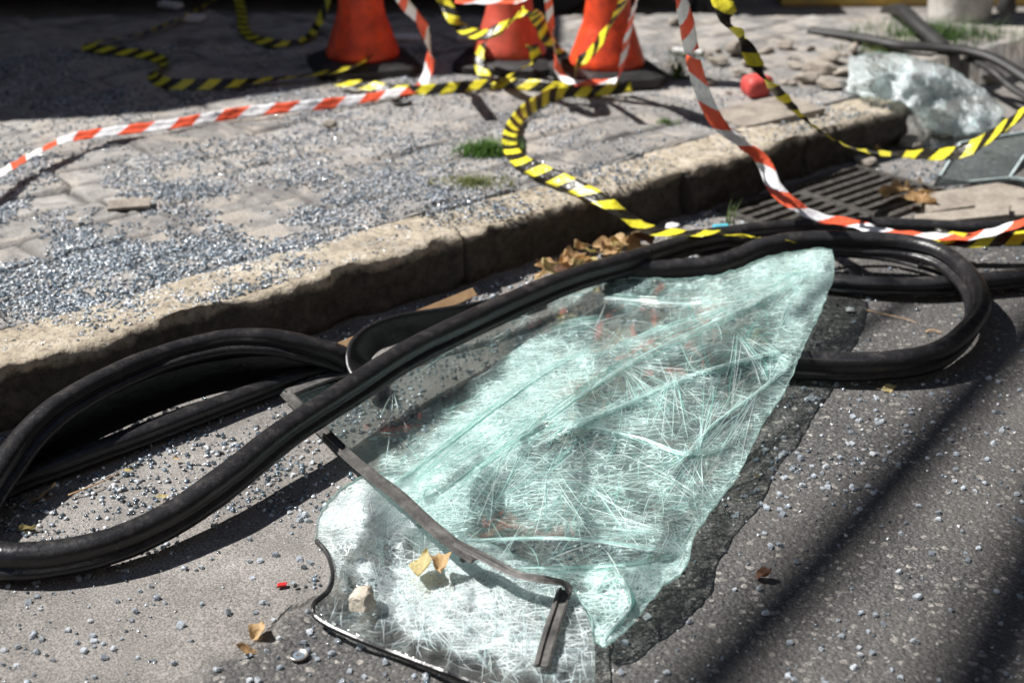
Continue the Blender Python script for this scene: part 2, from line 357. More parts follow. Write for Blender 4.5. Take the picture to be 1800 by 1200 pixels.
# sidewalk: stone slabs in courses parallel to the kerb, one height field
KW = .2
NOTCH = KL+.02
def slabs(s, t):
    t = t + .04*fbm(s*.9, t*.9, 2, 40)*2; s = s+.03*vnoise(s*3, t*3, 41)
    row = np.floor(t/.17).astype(np.int64); fr = t/.17-row
    off = hsh(row, row*0+3, 9)*.5; L = .22+.2*hsh(row, row*0, 12); q = s/L+off; c = np.floor(q).astype(np.int64); fc = q-c
    jd = np.minimum(np.minimum(fr, 1-fr)*.17, np.minimum(fc, 1-fc)*L)
    tone = hsh(row, c, 21); tl = (hsh(row, c, 22)-.5)*.02*(fc-.5)+(hsh(row, c, 23)-.5)*.02*(fr-.5)
    return jd, tone, tl+(hsh(row, c, 24)-.5)*.006
def walk_h(x, y):
    s, t = kst(x, y); t = -t-KW
    jd, tone, dz = slabs(s, t)
    wj = .008+.009*(vnoise(s*6, t*6, 51)+.5)
    j = np.clip(1-jd/wj, 0, 1)*np.clip(.75+2*vnoise(s*2.2, t*2.2, 52), 0, 1)
    z = .15+dz+.008*fbm(x*3, y*3, 3, 30)+.0025*fbm(x*25, y*25, 3, 31)-.012*j
    z = np.where(t < .003, .10, z)
    out = ((s > NOTCH) & (t < .33-KW+.05*vnoise(s*5, s*0, 60))) | (y > 6.55+.1*fbm(x*1.5, x*0, 3, 66)) | (t < -.002)
    return np.where(out, -.06, z), j, tone
ss = np.concatenate([np.arange(-9, -.8, .08), np.arange(-.8, 5.2, .0125), np.arange(5.2, 12, .08)])
tt = np.concatenate([np.arange(0, 3.2, .0125), np.arange(3.2, 9, .08)])
Sg, Tg = np.meshgrid(ss, tt); X = KA.x+KD.x*Sg-KN.x*(Tg+KW); Y = KA.y+KD.y*Sg-KN.y*(Tg+KW)
Z, J, T_ = walk_h(X, Y); me = grid_mesh('sidewalk', X, Y, Z); attr(me, 'joint', J.ravel()); attr(me, 'tone', T_.ravel())
tag(link('sidewalk', me, MAT['pave'], smooth=True), kind='structure')

# kerb: rough sandy stones, joints at real places
joints = [(P(830, 420, .15)-KA).dot(KD), (P(1243, 310, .15)-KA).dot(KD), -.62, (P(1440, 240, .15)-KA).dot(KD)]
sk = np.arange(-2.2, NOTCH, .008)
prof = [(-KW, .02), (-KW+.002, .135)]+[(-KW+.005+(KW-.03)*k/13, .15) for k in range(14)]+[(-.014, .149), (-.006, .146), (-.001, .139)]+[(.001-.004*k/12, .139-.18*k/12) for k in range(1, 13)]
kt = np.array([q[0] for q in prof]); kz = np.array([q[1] for q in prof])
Sg, Tg = np.meshgrid(sk, kt, indexing='ij'); Zg = np.tile(kz, (len(sk), 1))
edge = np.clip(1-np.abs(Tg+.003)/.022, 0, 1)
stone = np.zeros_like(sk)
for q in joints: stone += (sk > q)
chip = .03*np.clip(fbm(Sg*4.2, Sg*0+stone[:, None]*5, 5, 70)-.02, 0, 1)+.02*fbm(Sg*14, Zg*18, 3, 71)
lay = .02*fbm(Sg*2.5, Zg*30, 4, 72)
Tn = Tg-edge*chip*1.5+np.where(Zg < .13, lay, 0)+(np.array([0, .006, -.008, .004, -.01])[stone.astype(int)])[:, None]*(Tg > -.1)
top = np.clip((Zg-.12)/.02, 0, 1)
Zn = Zg-edge*np.abs(chip)*.5+top*(.007*fbm(Sg*7, Tg*9, 4, 73)+.0025*fbm(Sg*40, Tg*40, 2, 74)) + (np.array([0, .006, -.003, .005, -.002])[stone.astype(int)])[:, None]*top
jj = np.zeros_like(Sg)
for q in joints:
    d = np.abs(Sg-q-.012*fbm(Tg*20, Zg*20+q, 3, 75)); g = np.clip(1-d/(.006+.012*edge), 0, 1); jj = np.maximum(jj, g)
Tn -= np.where(Zg < .149, jj*.02, 0); Zn -= jj*.018*top
X = KA.x+KD.x*Sg+KN.x*Tn; Y = KA.y+KD.y*Sg+KN.y*Tn
me = grid_mesh('kerb', X, Y, Zn); attr(me, 'joint', jj.ravel())
bm = bmesh.new(); bm.from_mesh(me); n0 = len(kt); bm.verts.ensure_lookup_table()
bm.faces.new([bm.verts[(len(sk)-1)*n0+k] for k in range(n0)]); bm.to_mesh(me); bm.free()
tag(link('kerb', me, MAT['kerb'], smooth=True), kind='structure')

# far kerb painted yellow
b0 = P(1375, 14); b1 = P(1830, 8)
def box_bm(bm, c, sx, sy, sz, rz=0, bev=0.):
    r = bmesh.ops.create_cube(bm, size=1); vs = r['verts']
    bmesh.ops.scale(bm, vec=(sx, sy, sz), verts=vs)
    if bev:
        es = list({e for v in vs for e in v.link_edges}); rr = bmesh.ops.bevel(bm, geom=es, offset=bev, segments=2, affect='EDGES', profile=.6); vs = list({v for f in rr['faces'] for v in f.verts} | set(v for v in vs if v.is_valid))
    bmesh.ops.rotate(bm, cent=(0, 0, 0), matrix=Matrix.Rotation(rz, 3, 'Z'), verts=vs); bmesh.ops.translate(bm, vec=c, verts=vs); return vs
def obj_bm(name, bm, mat, parent=None, smooth=False):
    me = bpy.data.meshes.new(name); bm.to_mesh(me); bm.free(); return link(name, me, mat, parent, smooth)
bm = bmesh.new()
for k in range(4): box_bm(bm, (b0.x+.5+k*1.01, b0.y+.12, .05), 1., .18, .1, 0, .015)
tag(obj_bm('far_kerb', bm, MAT['yk']), kind='structure')

# ------------------------------------------------------------------ glass crumbs
def crumb_shape(r):
    v = np.array([(x, y, z) for x in (-.5, .5) for y in (-.5, .5) for z in (-.5, .5)])*np.array([1, .75+.25*r.random(), .55])
    return v+r.normal(0, .13, v.shape)
CF = [(0, 1, 3, 2), (4, 6, 7, 5), (0, 4, 5, 1), (2, 3, 7, 6), (0, 2, 6, 4), (1, 5, 7, 3)]
def crumb_field(name, pts, size, mat, flat=.35):
    n = len(pts); base = np.stack([crumb_shape(rng) for _ in range(24)]); b = base[rng.integers(0, 24, n)]*np.asarray(size)[:, None, None]
    az = rng.uniform(0, 6.283, n); tx = rng.normal(0, flat, n); ty = rng.normal(0, flat, n)
    ca, sa = np.cos(az), np.sin(az); cx, sx = np.cos(tx), np.sin(tx); cy, sy = np.cos(ty), np.sin(ty)
    x, y, z = b[..., 0], b[..., 1], b[..., 2]
    y, z = y*cx[:, None]-z*sx[:, None], y*sx[:, None]+z*cx[:, None]; x, z = x*cy[:, None]+z*sy[:, None], -x*sy[:, None]+z*cy[:, None]
    x, y = x*ca[:, None]-y*sa[:, None], x*sa[:, None]+y*ca[:, None]
    V = np.stack([x, y, z], -1)+pts[:, None, :]
    me = bpy.data.meshes.new(name); me.vertices.add(n*8); me.vertices.foreach_set('co', V.reshape(-1))
    Fc = (np.array(CF)[None]+np.arange(n)[:, None, None]*8).reshape(-1, 4)
    me.loops.add(Fc.size); me.loops.foreach_set('vertex_index', Fc.ravel().astype(np.int32)); me.polygons.add(len(Fc))
    me.polygons.foreach_set('loop_start', np.arange(0, Fc.size, 4, dtype=np.int32)); me.update(calc_edges=True)
    return link(name, me, mat)
def scatter(n, x0, x1, y0, y1, ctl, z0, clump=.6, seed=1):
    c = [((q := P(a, b, z0)).x*100, q.y*100, d) for a, b, d in ctl]
    X = rng.uniform(x0, x1, n); Y = rng.uniform(y0, y1, n)
    d = idw(X*100, Y*100, c, 3.)*np.clip(1+clump*4*fbm(X*6, Y*6, 4, seed), 0, 2.2)
    k = rng.uniform(0, 1, n) < d; return X[k], Y[k]
# on the sidewalk and kerb top
ctl = [(-100, 400, .85), (60, 360, .75), (60, 430, 1.), (200, 380, .75), (250, 440, 1.), (400, 420, .65), (350, 350, .4), (150, 300, .12), (350, 290, .12), (480, 380, .45), (330, 500, .75), (500, 460, .55),
       (100, 500, .5), (50, 560, .4), (620, 380, .35), (700, 350, .28), (600, 300, .12), (700, 250, .1), (500, 240, .08), (800, 400, .15), (250, 600, .32), (50, 620, .22), (400, 540, .3), (600, 450, .28), (720, 430, .22),
       (900, 300, .06), (1000, 350, .03), (1200, 260, .02), (800, 200, .05), (300, 230, .08), (100, 230, .06), (1100, 200, .02), (1400, 150, .04), (400, 120, .02), (900, 230, .06)]
X, Y = scatter(760000, -2.2, 1.5, 2.3, 5.9, ctl, .15, .7, 101)
s_, t_ = kst(X, Y); ok = (t_ < -.02) & (s_ < NOTCH-.05); X, Y, s_, t_ = X[ok], Y[ok], s_[ok], t_[ok]
Zw = walk_h(X, Y)[0]; Zw = np.where(t_ > -KW-.01, .153, Zw); sz = .0018+.006*rng.random(len(X))**1.6
tag(crumb_field('glass_crumbs', np.stack([X, Y, Zw+sz*.25], 1), sz, MAT['crumb']), 'small clear blue-grey glass crumbs strewn thickly over the stone sidewalk', 'glass crumbs', kind='stuff')
# in the gutter and on the road
ctl = [(-60, 800, .3), (60, 830, .5), (300, 790, 1.4), (200, 810, 1.3), (380, 800, 1.2), (420, 720, .9), (450, 740, .8), (530, 790, .35), (400, 780, .6), (250, 870, .45), (100, 900, .5), (150, 880, .3), (560, 740, .4), (540, 700, .9), (640, 640, .5), (760, 590, .5),
       (870, 500, .7), (920, 490, .7), (980, 470, .5), (330, 850, .3), (350, 960, .08), (150, 1050, .035), (450, 950, .04), (400, 1060, .025), (540, 1150, .07), (300, 1150, .03), (900, 700, .25), (1200, 700, .2), (1100, 900, .15),
       (1250, 960, .14), (1300, 850, .16), (1400, 700, .1), (1500, 600, .06), (1550, 560, .05), (1600, 800, .05), (1500, 1000, .05), (1300, 1100, .05), (1150, 1150, .07), (1700, 700, .06), (1750, 1000, .04), (1750, 560, .03),
       (1550, 300, .35), (1450, 300, .4), (1650, 250, .4), (1750, 330, .12), (1700, 440, .06), (1560, 460, .1), (1700, 150, .2), (1300, 420, .25)]
X, Y = scatter(300000, -1.6, 3.2, 1.75, 6.4, ctl, 0, .5, 131)
s_, t_ = kst(X, Y); gm = (s_ > gs0-.02) & (s_ < gs1+.02) & (t_ > gt0-.02) & (t_ < gt1+.02)
ok = (t_ > .02) & ~gm; X, Y = X[ok], Y[ok]
sz = .0016+.0085*rng.random(len(X))**2.2; pts = np.stack([X, Y, road_h(X, Y)+sz*.28], 1)
# the largest-looking ones in the open foreground become things of their own
Zc = (pts[:, 1])*math.cos(PITCH)+(CH)*math.sin(PITCH); px = 900+F*pts[:, 0]/Zc; yc = pts[:, 1]*math.sin(PITCH)-CH*math.cos(PITCH); py = 600-F*yc/Zc
gl_out = [(497, 688), (640, 640), (900, 560), (1350, 440), (1470, 440), (1470, 520), (1330, 820), (1210, 1010), (1060, 1160), (1045, 1260), (900, 1260), (545, 1085), (545, 940), (600, 850)]
free = (px > 0) & (px < 1800) & (py > 500) & (py < 1200) & ~inside(px, py, gl_out) & ((py > 1000) | (px > 1100) | ((py > 900) & (px > 350)))
score = np.where(free, sz/Zc, 0); top300 = np.argsort(-score)[:300]; top300 = top300[score[top300] > 0]
keep = np.ones(len(X), bool); keep[top300] = False
tag(crumb_field('glass_crumbs', pts[keep], sz[keep], MAT['crumb']), 'clear glass crumbs and splinters scattered over the gutter and road', 'glass crumbs', kind='stuff')
cm = []
for k in range(10):
    me = bpy.data.meshes.new('glass_crumb'); me.from_pydata([tuple(v) for v in crumb_shape(rng)], [], CF); bm = bmesh.new(); bm.from_mesh(me)
    bmesh.ops.bevel(bm, geom=bm.edges[:], offset=.13, segments=2, affect='EDGES'); bm.to_mesh(me); bm.free(); me.materials.append(MAT['crumb2']); cm.append(me)
for me in cm:
    for v in me.vertices: v.co += Vector(rng.normal(0, .025, 3))
for k, i in enumerate(top300):
    o = bpy.data.objects.new('glass_crumb', cm[k % 10]); COL.objects.link(o); q = pts[i]; f = sz[i]*1.25
    o.location = q; o.scale = (f, f, f); o.rotation_euler = (rng.normal(0, .3), rng.normal(0, .3), rng.uniform(0, 6.28))
    if px[i] > 1050: tag(o, 'clear cube of broken glass on the rough grey asphalt right of the windscreen', 'glass crumb', 'glass crumbs on the asphalt to the right')
    else: tag(o, 'clear cube of broken glass on the smooth pale concrete left of the windscreen', 'glass crumb', 'glass crumbs on the concrete to the left')

# ------------------------------------------------------------------ broken windscreen
def sheet(name, outline, zf, df, ff, mat, parent, step=7, thick=.0045, jitter=1.5):
    """crumpled laminated pane: outline refined and jagged, interior triangulated, heights from zf"""
    o2 = []
    for (a, b), (c, d) in zip(outline, outline[1:]+outline[:1]):
        L = math.hypot(c-a, d-b); k = max(1, int(L/step))
        for i in range(k):
            t = i/k; o2.append((a+(c-a)*t+random.uniform(-jitter, jitter)*(i > 0), b+(d-b)*t+random.uniform(-jitter, jitter)*(i > 0)))
    xs = np.arange(min(p[0] for p in o2), max(p[0] for p in o2), step); ys = np.arange(min(p[1] for p in o2), max(p[1] for p in o2), step*.8)
    X, Y = np.meshgrid(xs, ys); X = X.ravel()+rng.uniform(-2.3, 2.3, X.size); Y = Y.ravel()+rng.uniform(-2, 2, Y.size)
    k = inside(X, Y, o2) & (poly_d(X, Y, o2+o2[:1]) > step*.55); X, Y = X[k], Y[k]
    co = [Vector(p) for p in o2]+[Vector((a, b)) for a, b in zip(X, Y)]; n = len(o2)
    r = geometry.delaunay_2d_cdt(co, [(i, (i+1) % n) for i in range(n)], [], 1, .01)
    V = np.array([tuple(v) for v in r[0]]); Z = zf(V[:, 0], V[:, 1]); W = Parr(V[:, 0], V[:, 1], Z)
    me = mesh_np(name, W, [f[::-1] for f in r[2]]); attr(me, 'dens', df(V[:, 0], V[:, 1])); attr(me, 'frit', ff(V[:, 0], V[:, 1]))
    bm = bmesh.new(); bm.from_mesh(me); bmesh.ops.recalc_face_normals(bm, faces=bm.faces[:]); bm.to_mesh(me); bm.free()
    o = link(name, me, mat, parent, smooth=True)
    md = o.modifiers.new('thickness', 'SOLIDIFY'); md.thickness = thick; md.offset = -1; me.materials.append(MAT['clear']); me.materials.append(MAT['rim']); md.material_offset = 1; md.material_offset_rim = 2
    return o
A_OUT = [(497, 688), (560, 662), (640, 636), (700, 618), (770, 597), (850, 570), (930, 540), (985, 515), (1040, 498), (1110, 490), (1190, 492), (1260, 486), (1300, 474), (1350, 452), (1400, 444), (1440, 437), (1462, 441), (1467, 465), (1463, 500), (1440, 555),
         (1418, 600), (1400, 640), (1380, 690), (1345, 740), (1318, 795), (1290, 850), (1255, 893), (1222, 940), (1212, 985), (1196, 1012), (1165, 1030), (1130, 1075), (1098, 1112), (1060, 1140), (1044, 1128), (1038, 1085), (1010, 1040), (985, 1028), (950, 1020), (905, 1012),
         (855, 985), (800, 958), (745, 908), (700, 868), (650, 832), (600, 792), (545, 738)]
A_Z = [(497, 688, .02), (600, 650, .03), (700, 700, .015), (600, 790, .035), (640, 700, .02), (740, 640, .02), (800, 700, .02), (700, 860, .065), (750, 905, .07), (800, 955, .08), (850, 600, .025), (1000, 530, .03), (1100, 500, .04), (1200, 495, .06), (1350, 460, .11), (1450, 442, .135), (1460, 500, .115),
       (1420, 600, .09), (1300, 560, .09), (1200, 540, .05), (1100, 570, .045), (1000, 600, .05), (900, 650, .045), (900, 760, .07), (800, 840, .08), (1380, 690, .075), (1310, 800, .06), (1200, 700, .085), (1080, 680, .065), (1250, 640, .1), (1100, 760, .06), (1000, 745, .085), (1180, 830, .065),
       (1250, 895, .055), (1215, 960, .055), (1195, 1010, .055), (1100, 1110, .04), (1050, 1135, .03), (1020, 1060, .05), (1100, 1000, .075), (1000, 950, .085), (900, 970, .08), (950, 1015, .085), (900, 880, .05), (1050, 850, .05), (1150, 930, .075), (960, 820, .055), (1350, 520, .095)]
FOLDS = [([(840, 822), (930, 760), (1010, 700), (1100, 640), (1200, 590), (1330, 530), (1410, 490)], .012), ([(1040, 628), (1150, 580), (1290, 535)], .010), ([(960, 775), (1110, 705), (1230, 655), (1400, 610)], .013),
         ([(985, 515), (1080, 522), (1200, 530), (1330, 520)], .008), ([(820, 950), (1000, 948), (1180, 972)], .012), ([(905, 1000), (1040, 1000), (1180, 985)], -.010), ([(1000, 745), (1120, 770), (1210, 800), (1290, 780)], .010),
         ([(1180, 830), (1250, 750), (1330, 690), (1390, 640)], .010), ([(760, 880), (880, 790), (960, 750)], -.012), ([(1080, 1000), (1110, 1060), (1060, 1120)], .012), ([(690, 850), (800, 770), (930, 670), (1040, 610)], .010)]
def a_z(X, Y):
    z = idw(X, Y, A_Z, 2.6)
    for pl, am in FOLDS: z = z+am*np.exp(-poly_d(X, Y, pl)/13.0)
    e = poly_d(X, Y, A_OUT[12:34]); return z+.0035*fbm(X/38, Y/28, 3, 201)+.0035*vnoise(X/9, Y/9, 205)*np.exp(-e/60)
A_D = [(497, 688, 0), (600, 650, 0), (560, 720, 0), (640, 720, 0), (700, 690, 0), (760, 640, 0), (740, 720, .08), (820, 610, .12), (690, 770, .08), (640, 800, .05), (800, 690, .1), (850, 640, .12), (860, 590, .1), (960, 560, .05), (980, 530, .45), (1050, 540, .08), (1150, 545, .1), (1020, 510, .4),
       (1100, 500, .5), (1200, 505, .5), (1080, 575, .18), (1000, 590, .45), (960, 620, .8), (930, 640, .92), (880, 700, .98), (940, 690, 1.), (830, 750, .95), (900, 760, 1.), (790, 800, .9), (840, 820, 1.), (740, 840, .95), (700, 820, .6), (770, 870, 1.), (720, 870, .95), (800, 880, .8), (1010, 640, .8), (980, 700, .8),
       (840, 760, .95), (1100, 610, .5), (1180, 580, .45), (1220, 560, .3), (1280, 580, .35), (1100, 660, .25), (1050, 690, .35), (1130, 690, .35), (1250, 520, .6), (1350, 480, .82), (1440, 450, .9), (1455, 500, .9), (1400, 540, .75), (1420, 590, .7), (1330, 560, .4), (1330, 610, .35), (1380, 640, .5), (1250, 620, .35),
       (1300, 680, .3), (1200, 680, .4), (1380, 690, .6), (1340, 740, .5), (1200, 740, .35), (1100, 740, .5), (1020, 745, .8), (970, 780, .3), (1000, 790, .25), (1080, 790, .45), (1150, 770, .4), (1250, 790, .4), (1300, 810, .6), (1230, 860, .45), (1150, 840, .5), (1050, 850, .55), (960, 830, .6), (900, 850, .55), (860, 880, .4), (870, 920, .3),
       (950, 900, .55), (1050, 920, .4), (1120, 880, .4), (1200, 900, .6), (1150, 950, .6), (1050, 940, .5), (1000, 965, .2), (900, 965, .12), (850, 965, .1), (950, 985, .2), (1080, 975, .4), (1050, 1010, .85), (1120, 1010, .9), (1190, 985, .9), (1150, 1030, .9), (1080, 1060, .85), (1080, 1110, .7), (1000, 1015, .6), (1240, 880, .7)]
def a_d(X, Y):
    d = idw(X, Y, A_D, 4.)
    for pl, am in FOLDS[:8]: d = np.maximum(d, .6*np.exp(-poly_d(X, Y, pl)/4.))
    return np.clip(d+.3*fbm(X/20, Y/15, 4, 210)*np.clip((d-.1)*4, 0, 1), 0, 1)
def a_f(X, Y): return np.clip(1-(poly_d(X, Y, [(497, 688), (640, 636), (760, 600)])-9)/3., 0, 1)*np.clip((640-X)/25, 0, 1)*.9
C_OUT = [(652, 830), (598, 862), (566, 898), (557, 925), (554, 950), (577, 975), (584, 1010), (576, 1038), (550, 1062), (565, 1092), (640, 1127), (700, 1150), (780, 1180), (850, 1206), (960, 1245), (1040, 1262), (1046, 1150), (1040, 1100), (1015, 1040), (980, 1010), (900, 975), (830, 940), (760, 880), (700, 838)]
C_Z = [(652, 830, .035), (598, 862, .03), (566, 898, .03), (554, 950, .045), (584, 1010, .045), (550, 1062, .03), (565, 1092, .02), (640, 900, .075), (620, 950, .06), (700, 860, .025), (740, 910, .03), (640, 1000, .03), (690, 985, .015), (620, 1040, .012), (740, 940, .02), (800, 960, .02), (700, 1050, .015),
       (700, 1150, .014), (850, 1206, .016), (850, 1100, .02), (960, 1245, .02), (900, 1040, .03), (960, 1100, .03), (1040, 1262, .03), (1046, 1150, .035), (1020, 1080, .04), (1000, 1030, .045), (900, 975, .05)]
def c_z(X, Y): return idw(X, Y, C_Z, 2.8)+.005*fbm(X/30, Y/24, 3, 221)
C_D = [(652, 835, .9), (598, 870, .9), (570, 910, .9), (620, 900, 1.), (680, 880, 1.), (720, 900, 1.), (640, 950, 1.), (700, 940, .95), (590, 950, .7), (600, 1000, .6), (640, 1000, .7), (680, 985, .35), (620, 1040, .2), (580, 1060, .1), (720, 950, .2), (750, 935, .3), (640, 1080, .3), (700, 1020, .85), (760, 1010, .95),
       (820, 1000, .95), (880, 1020, .8), (700, 1070, .85), (760, 1080, .9), (830, 1080, .8), (900, 1080, .7), (880, 1130, .75), (820, 1130, .7), (740, 1110, .6), (680, 1110, .15), (760, 1140, .1), (850, 1175, .15), (930, 1195, .2), (930, 1150, .7), (960, 1060, .65), (1010, 1100, .45), (1020, 1170, .4), (1000, 1230, .4), (600, 1085, .2)]
def c_d(X, Y):
    d = idw(X, Y, C_D, 4.); return np.clip(d+.35*fbm(X/17, Y/13, 4, 230)*np.clip((d-.1)*4, 0, 1), 0, 1)
def c_f(X, Y):
    return np.clip(1-(poly_d(X, Y, [(620, 1118), (700, 1150), (780, 1180), (850, 1206), (960, 1245)])-34)/5., 0, 1)*np.clip((X-640)/90, 0, 1)*np.clip(.85+.6*fbm(X/40, Y/40, 2, 240), .3, .9)
WS = empty('shattered_windscreen', P(1000, 800), 'large crumpled windscreen of shattered greenish laminated glass folded on the road', 'broken windscreen')
sheet('glass_sheet', A_OUT, a_z, a_d, a_f, MAT['glass'], WS)
tag(sheet('glass_flap', C_OUT, c_z, c_d, c_f, MAT['glassw'], WS), 'crushed white flap curling out under the folded sheet')

# crack lines: thin raised splinter lines lying on the panes
def threads(name, lines, zf, parent, lift=.0012, mat='thread'):
    V = []; Fc = []
    for pts, wd in lines:
        p = np.array(pts); W = Parr(p[:, 0], p[:, 1], zf(p[:, 0], p[:, 1])+lift)
        t = np.gradient(W, axis=0); t /= np.linalg.norm(t, axis=1)[:, None]+1e-9; s = np.cross(t, (0, 0, 1.)); s /= np.linalg.norm(s, axis=1)[:, None]+1e-9
        m = len(p); b = len(V); w_ = wd*np.sin(np.linspace(.15, math.pi-.15, m))[:, None]
        V += list(W-s*w_)+list(W+s*w_)+list(W+np.array([[0, 0, 1.]])*w_*.9)
        for i in range(m-1):
            Fc += [(b+i, b+i+1, b+2*m+i+1, b+2*m+i), (b+2*m+i, b+2*m+i+1, b+m+i+1, b+m+i)]
    return link(name, mesh_np(name, V, Fc), MAT[mat], parent)
def arc(x, y, ang, L, curv, n=6):
    out = [(x, y)]; 
    for k in range(n): x += math.cos(ang)*L/n; y += math.sin(ang)*L/n; ang += curv/n+random.gauss(0, .035); out.append((x, y))
    return out
lines = []
for pl, am in FOLDS:
    q = catmull(pl, 8)
    for _ in range(5): lines.append((q+np.cumsum(rng.normal(0, .5, q.shape), 0)+rng.normal(0, 2.2, 2), random.uniform(.0006, .0014)))
fans = [(1000, 745, -10, 35, 26, 230), (1000, 745, 150, 60, 14, 120), (1185, 655, 60, 160, 18, 130), (1300, 590, 40, 120, 18, 150), (1230, 790, -60, 60, 22, 170), (1230, 790, 120, 90, 16, 170), (1060, 560, 175, 12, 12, 170), (1090, 640, 30, 70, 16, 190), (940, 730, 140, 40, 22, 260), (1395, 640, 190, 60, 16, 120),
        (1330, 690, 130, 90, 16, 180), (960, 830, 20, 160, 18, 150), (870, 880, -40, 50, 14, 170), (1040, 850, 90, 200, 16, 130), (1250, 880, 200, 80, 18, 190), (1150, 930, 180, 60, 16, 200), (720, 850, -38, 14, 24, 260), (690, 690, 100, 60, 3, 110), (1420, 480, 150, 70, 20, 150), (1290, 830, 110, 70, 14, 120)]
for x, y, a, sp, n_, L in fans:
    for _ in range(n_): lines.append((arc(x+random.gauss(0, 5), y+random.gauss(0, 4), R(a+random.uniform(-sp/2, sp/2)), L*random.uniform(.35, 1), random.gauss(0, .2), 8), random.uniform(.0003, .0007)))
X = rng.uniform(500, 1470, 16000); Y = rng.uniform(440, 1140, 16000)
k = inside(X, Y, A_OUT); X, Y = X[k], Y[k]; d = a_d(X, Y)
for x, y, dd in zip(X, Y, d):
    if random.random() < (dd**1.1)*.24:
        ang = random.gauss(-34, 24) if random.random() < .55 else random.uniform(0, 180)
        lines.append((arc(x, y, R(ang), random.choice([1, 1, 1, 2.2])*random.uniform(14, 70)*(1.25-.5*dd), random.gauss(0, .5), 5), random.uniform(.0002, .00055)))
lines = [(p, w_) for p, w_ in lines if inside(np.array([p[0][0], p[-1][0]]), np.array([p[0][1], p[-1][1]]), A_OUT).all() or len(p) > 12]
def clipA(p):
    p = np.array(p); k = inside(p[:, 0], p[:, 1], A_OUT); return p[:int(np.argmin(k))] if not k.all() and k[0] else (p if k.all() else p[k])
lines = [(q, w_) for q, w_ in ((clipA(p), w_) for p, w_ in lines) if len(q) > 2]
tag(threads('crack_lines', lines, a_z, WS), kind='stuff')
lines = []
X = rng.uniform(550, 1050, 9000); Y = rng.uniform(830, 1250, 9000); k = inside(X, Y, C_OUT); X, Y = X[k], Y[k]; d = c_d(X, Y)
for x, y, dd in zip(X, Y, d):
    if random.random() < dd*.3:
        q = clip = arc(x, y, R(random.uniform(0, 180) if y > 960 else random.gauss(-25, 30)), random.uniform(14, 65), random.gauss(0, .35), 5); qa = np.array(q)
        if inside(qa[:, 0], qa[:, 1], C_OUT).all(): lines.append((q, random.uniform(.0002, .0006)))
tag(threads('crack_lines', lines, c_z, WS, .0012, 'threadw'), kind='stuff')

# rubber and metal trim still clinging to the edges of the pane
def strip(name, pts, zf, prof, parent, mat, tw=None, lift=.004, label=None):
    q = catmull([(a, b) for a, b in pts], 8); p = Parr(q[:, 0], q[:, 1], zf(q[:, 0], q[:, 1])+lift)
    for _ in range(3): p[1:-1] = (p[:-2]+2*p[1:-1]+p[2:])/4
    me = sweep(name, p, prof, np.zeros(len(p))+(tw or 0)+6*fbm(np.arange(len(p))*.13, np.arange(len(p))*0., 2, 300)); o = link(name, me, mat, parent, smooth=False)
    if label: tag(o, label)
    return o
chan = [(a_*.82, b_) for a_, b_ in [(-.017, 0), (-.017, .005), (-.013, .007), (-.011, .003), (.004, .0025), (.006, .007), (.010, .007), (.012, .003), (.015, .003), (.017, 0)]]
strip('edge_trim', [(502, 692), (548, 738), (602, 793), (652, 836), (700, 872), (748, 917), (800, 960), (836, 985)], a_z, chan, WS, MAT['trim'])
strip('edge_trim', [(803, 958), (855, 984), (903, 1010), (945, 1019), (985, 1026), (1002, 1040)], a_z, chan, WS, MAT['trim'], 18)
strip('edge_trim', [(992, 1038), (982, 1070), (970, 1105), (960, 1140), (952, 1172)], c_z, chan, WS, MAT['trim'], 0, .012)
strip('edge_trim', [(505, 690), (560, 668), (620, 650), (700, 622)], a_z, [(-.012, 0), (-.012, .004), (.02, .005), (.022, 0)], WS, MAT['trim'])
thin = [(-.0035, -.004), (-.0035, .003), (0, .005), (.0035, .003), (.0035, -.004)]
strip('edge_seal', [(556, 950), (575, 972), (585, 1008), (577, 1038), (551, 1062), (562, 1090), (640, 1127), (700, 1150), (780, 1180), (850, 1206), (960, 1245)], c_z, thin, WS, MAT['rub'], 0, .003)
bm = bmesh.new()
v = [P(*q) for q in ((560, 948, .05), (577, 972, .045), (566, 978, .035), (555, 962, .04))]

# ------------------------------------------------------------------ rubber gasket loops
def rb(w_, h): # window rubber: rounded bead on top, slot both sides, foot below
    pr = []
    for a in np.linspace(-25, 205, 15): pr.append((w_*.5*math.cos(R(a)), h*.16+h*.36*math.sin(R(a))))
    pr += [(-w_*.47, -h*.02), (-w_*.3, -h*.05), (-w_*.3, -h*.16), (-w_*.46, -h*.2), (-w_*.5, -h*.34), (-w_*.42, -h*.48), (w_*.42, -h*.48), (w_*.5, -h*.34), (w_*.46, -h*.2), (w_*.3, -h*.16), (w_*.3, -h*.05), (w_*.47, -h*.02)]
    return pr
def gasket(name, pts, w_, h, label, cat='rubber seal', twist=None, group='black window rubbers'):
    p = catmull([tuple(P(a, b, z)) for a, b, z in pts], 12)
    i = np.arange(len(p)); tw = np.interp(i/len(p), *zip(*twist)) if twist else i*0.
    p = p+np.stack([vnoise(i*.06, i*0., 311), vnoise(i*.06, i*0.+4, 312), vnoise(i*.06, i*0.+9, 313)*.5], 1)*.009
    o = link(name, sweep(name, p, rb(w_, h), tw+11*fbm(i*.07, i*0., 3, 314), scale=1+.09*fbm(i*.11, i*0.+2, 3, 316)), MAT['rub'], smooth=True)
    return tag(rebase(o), label, cat, group)
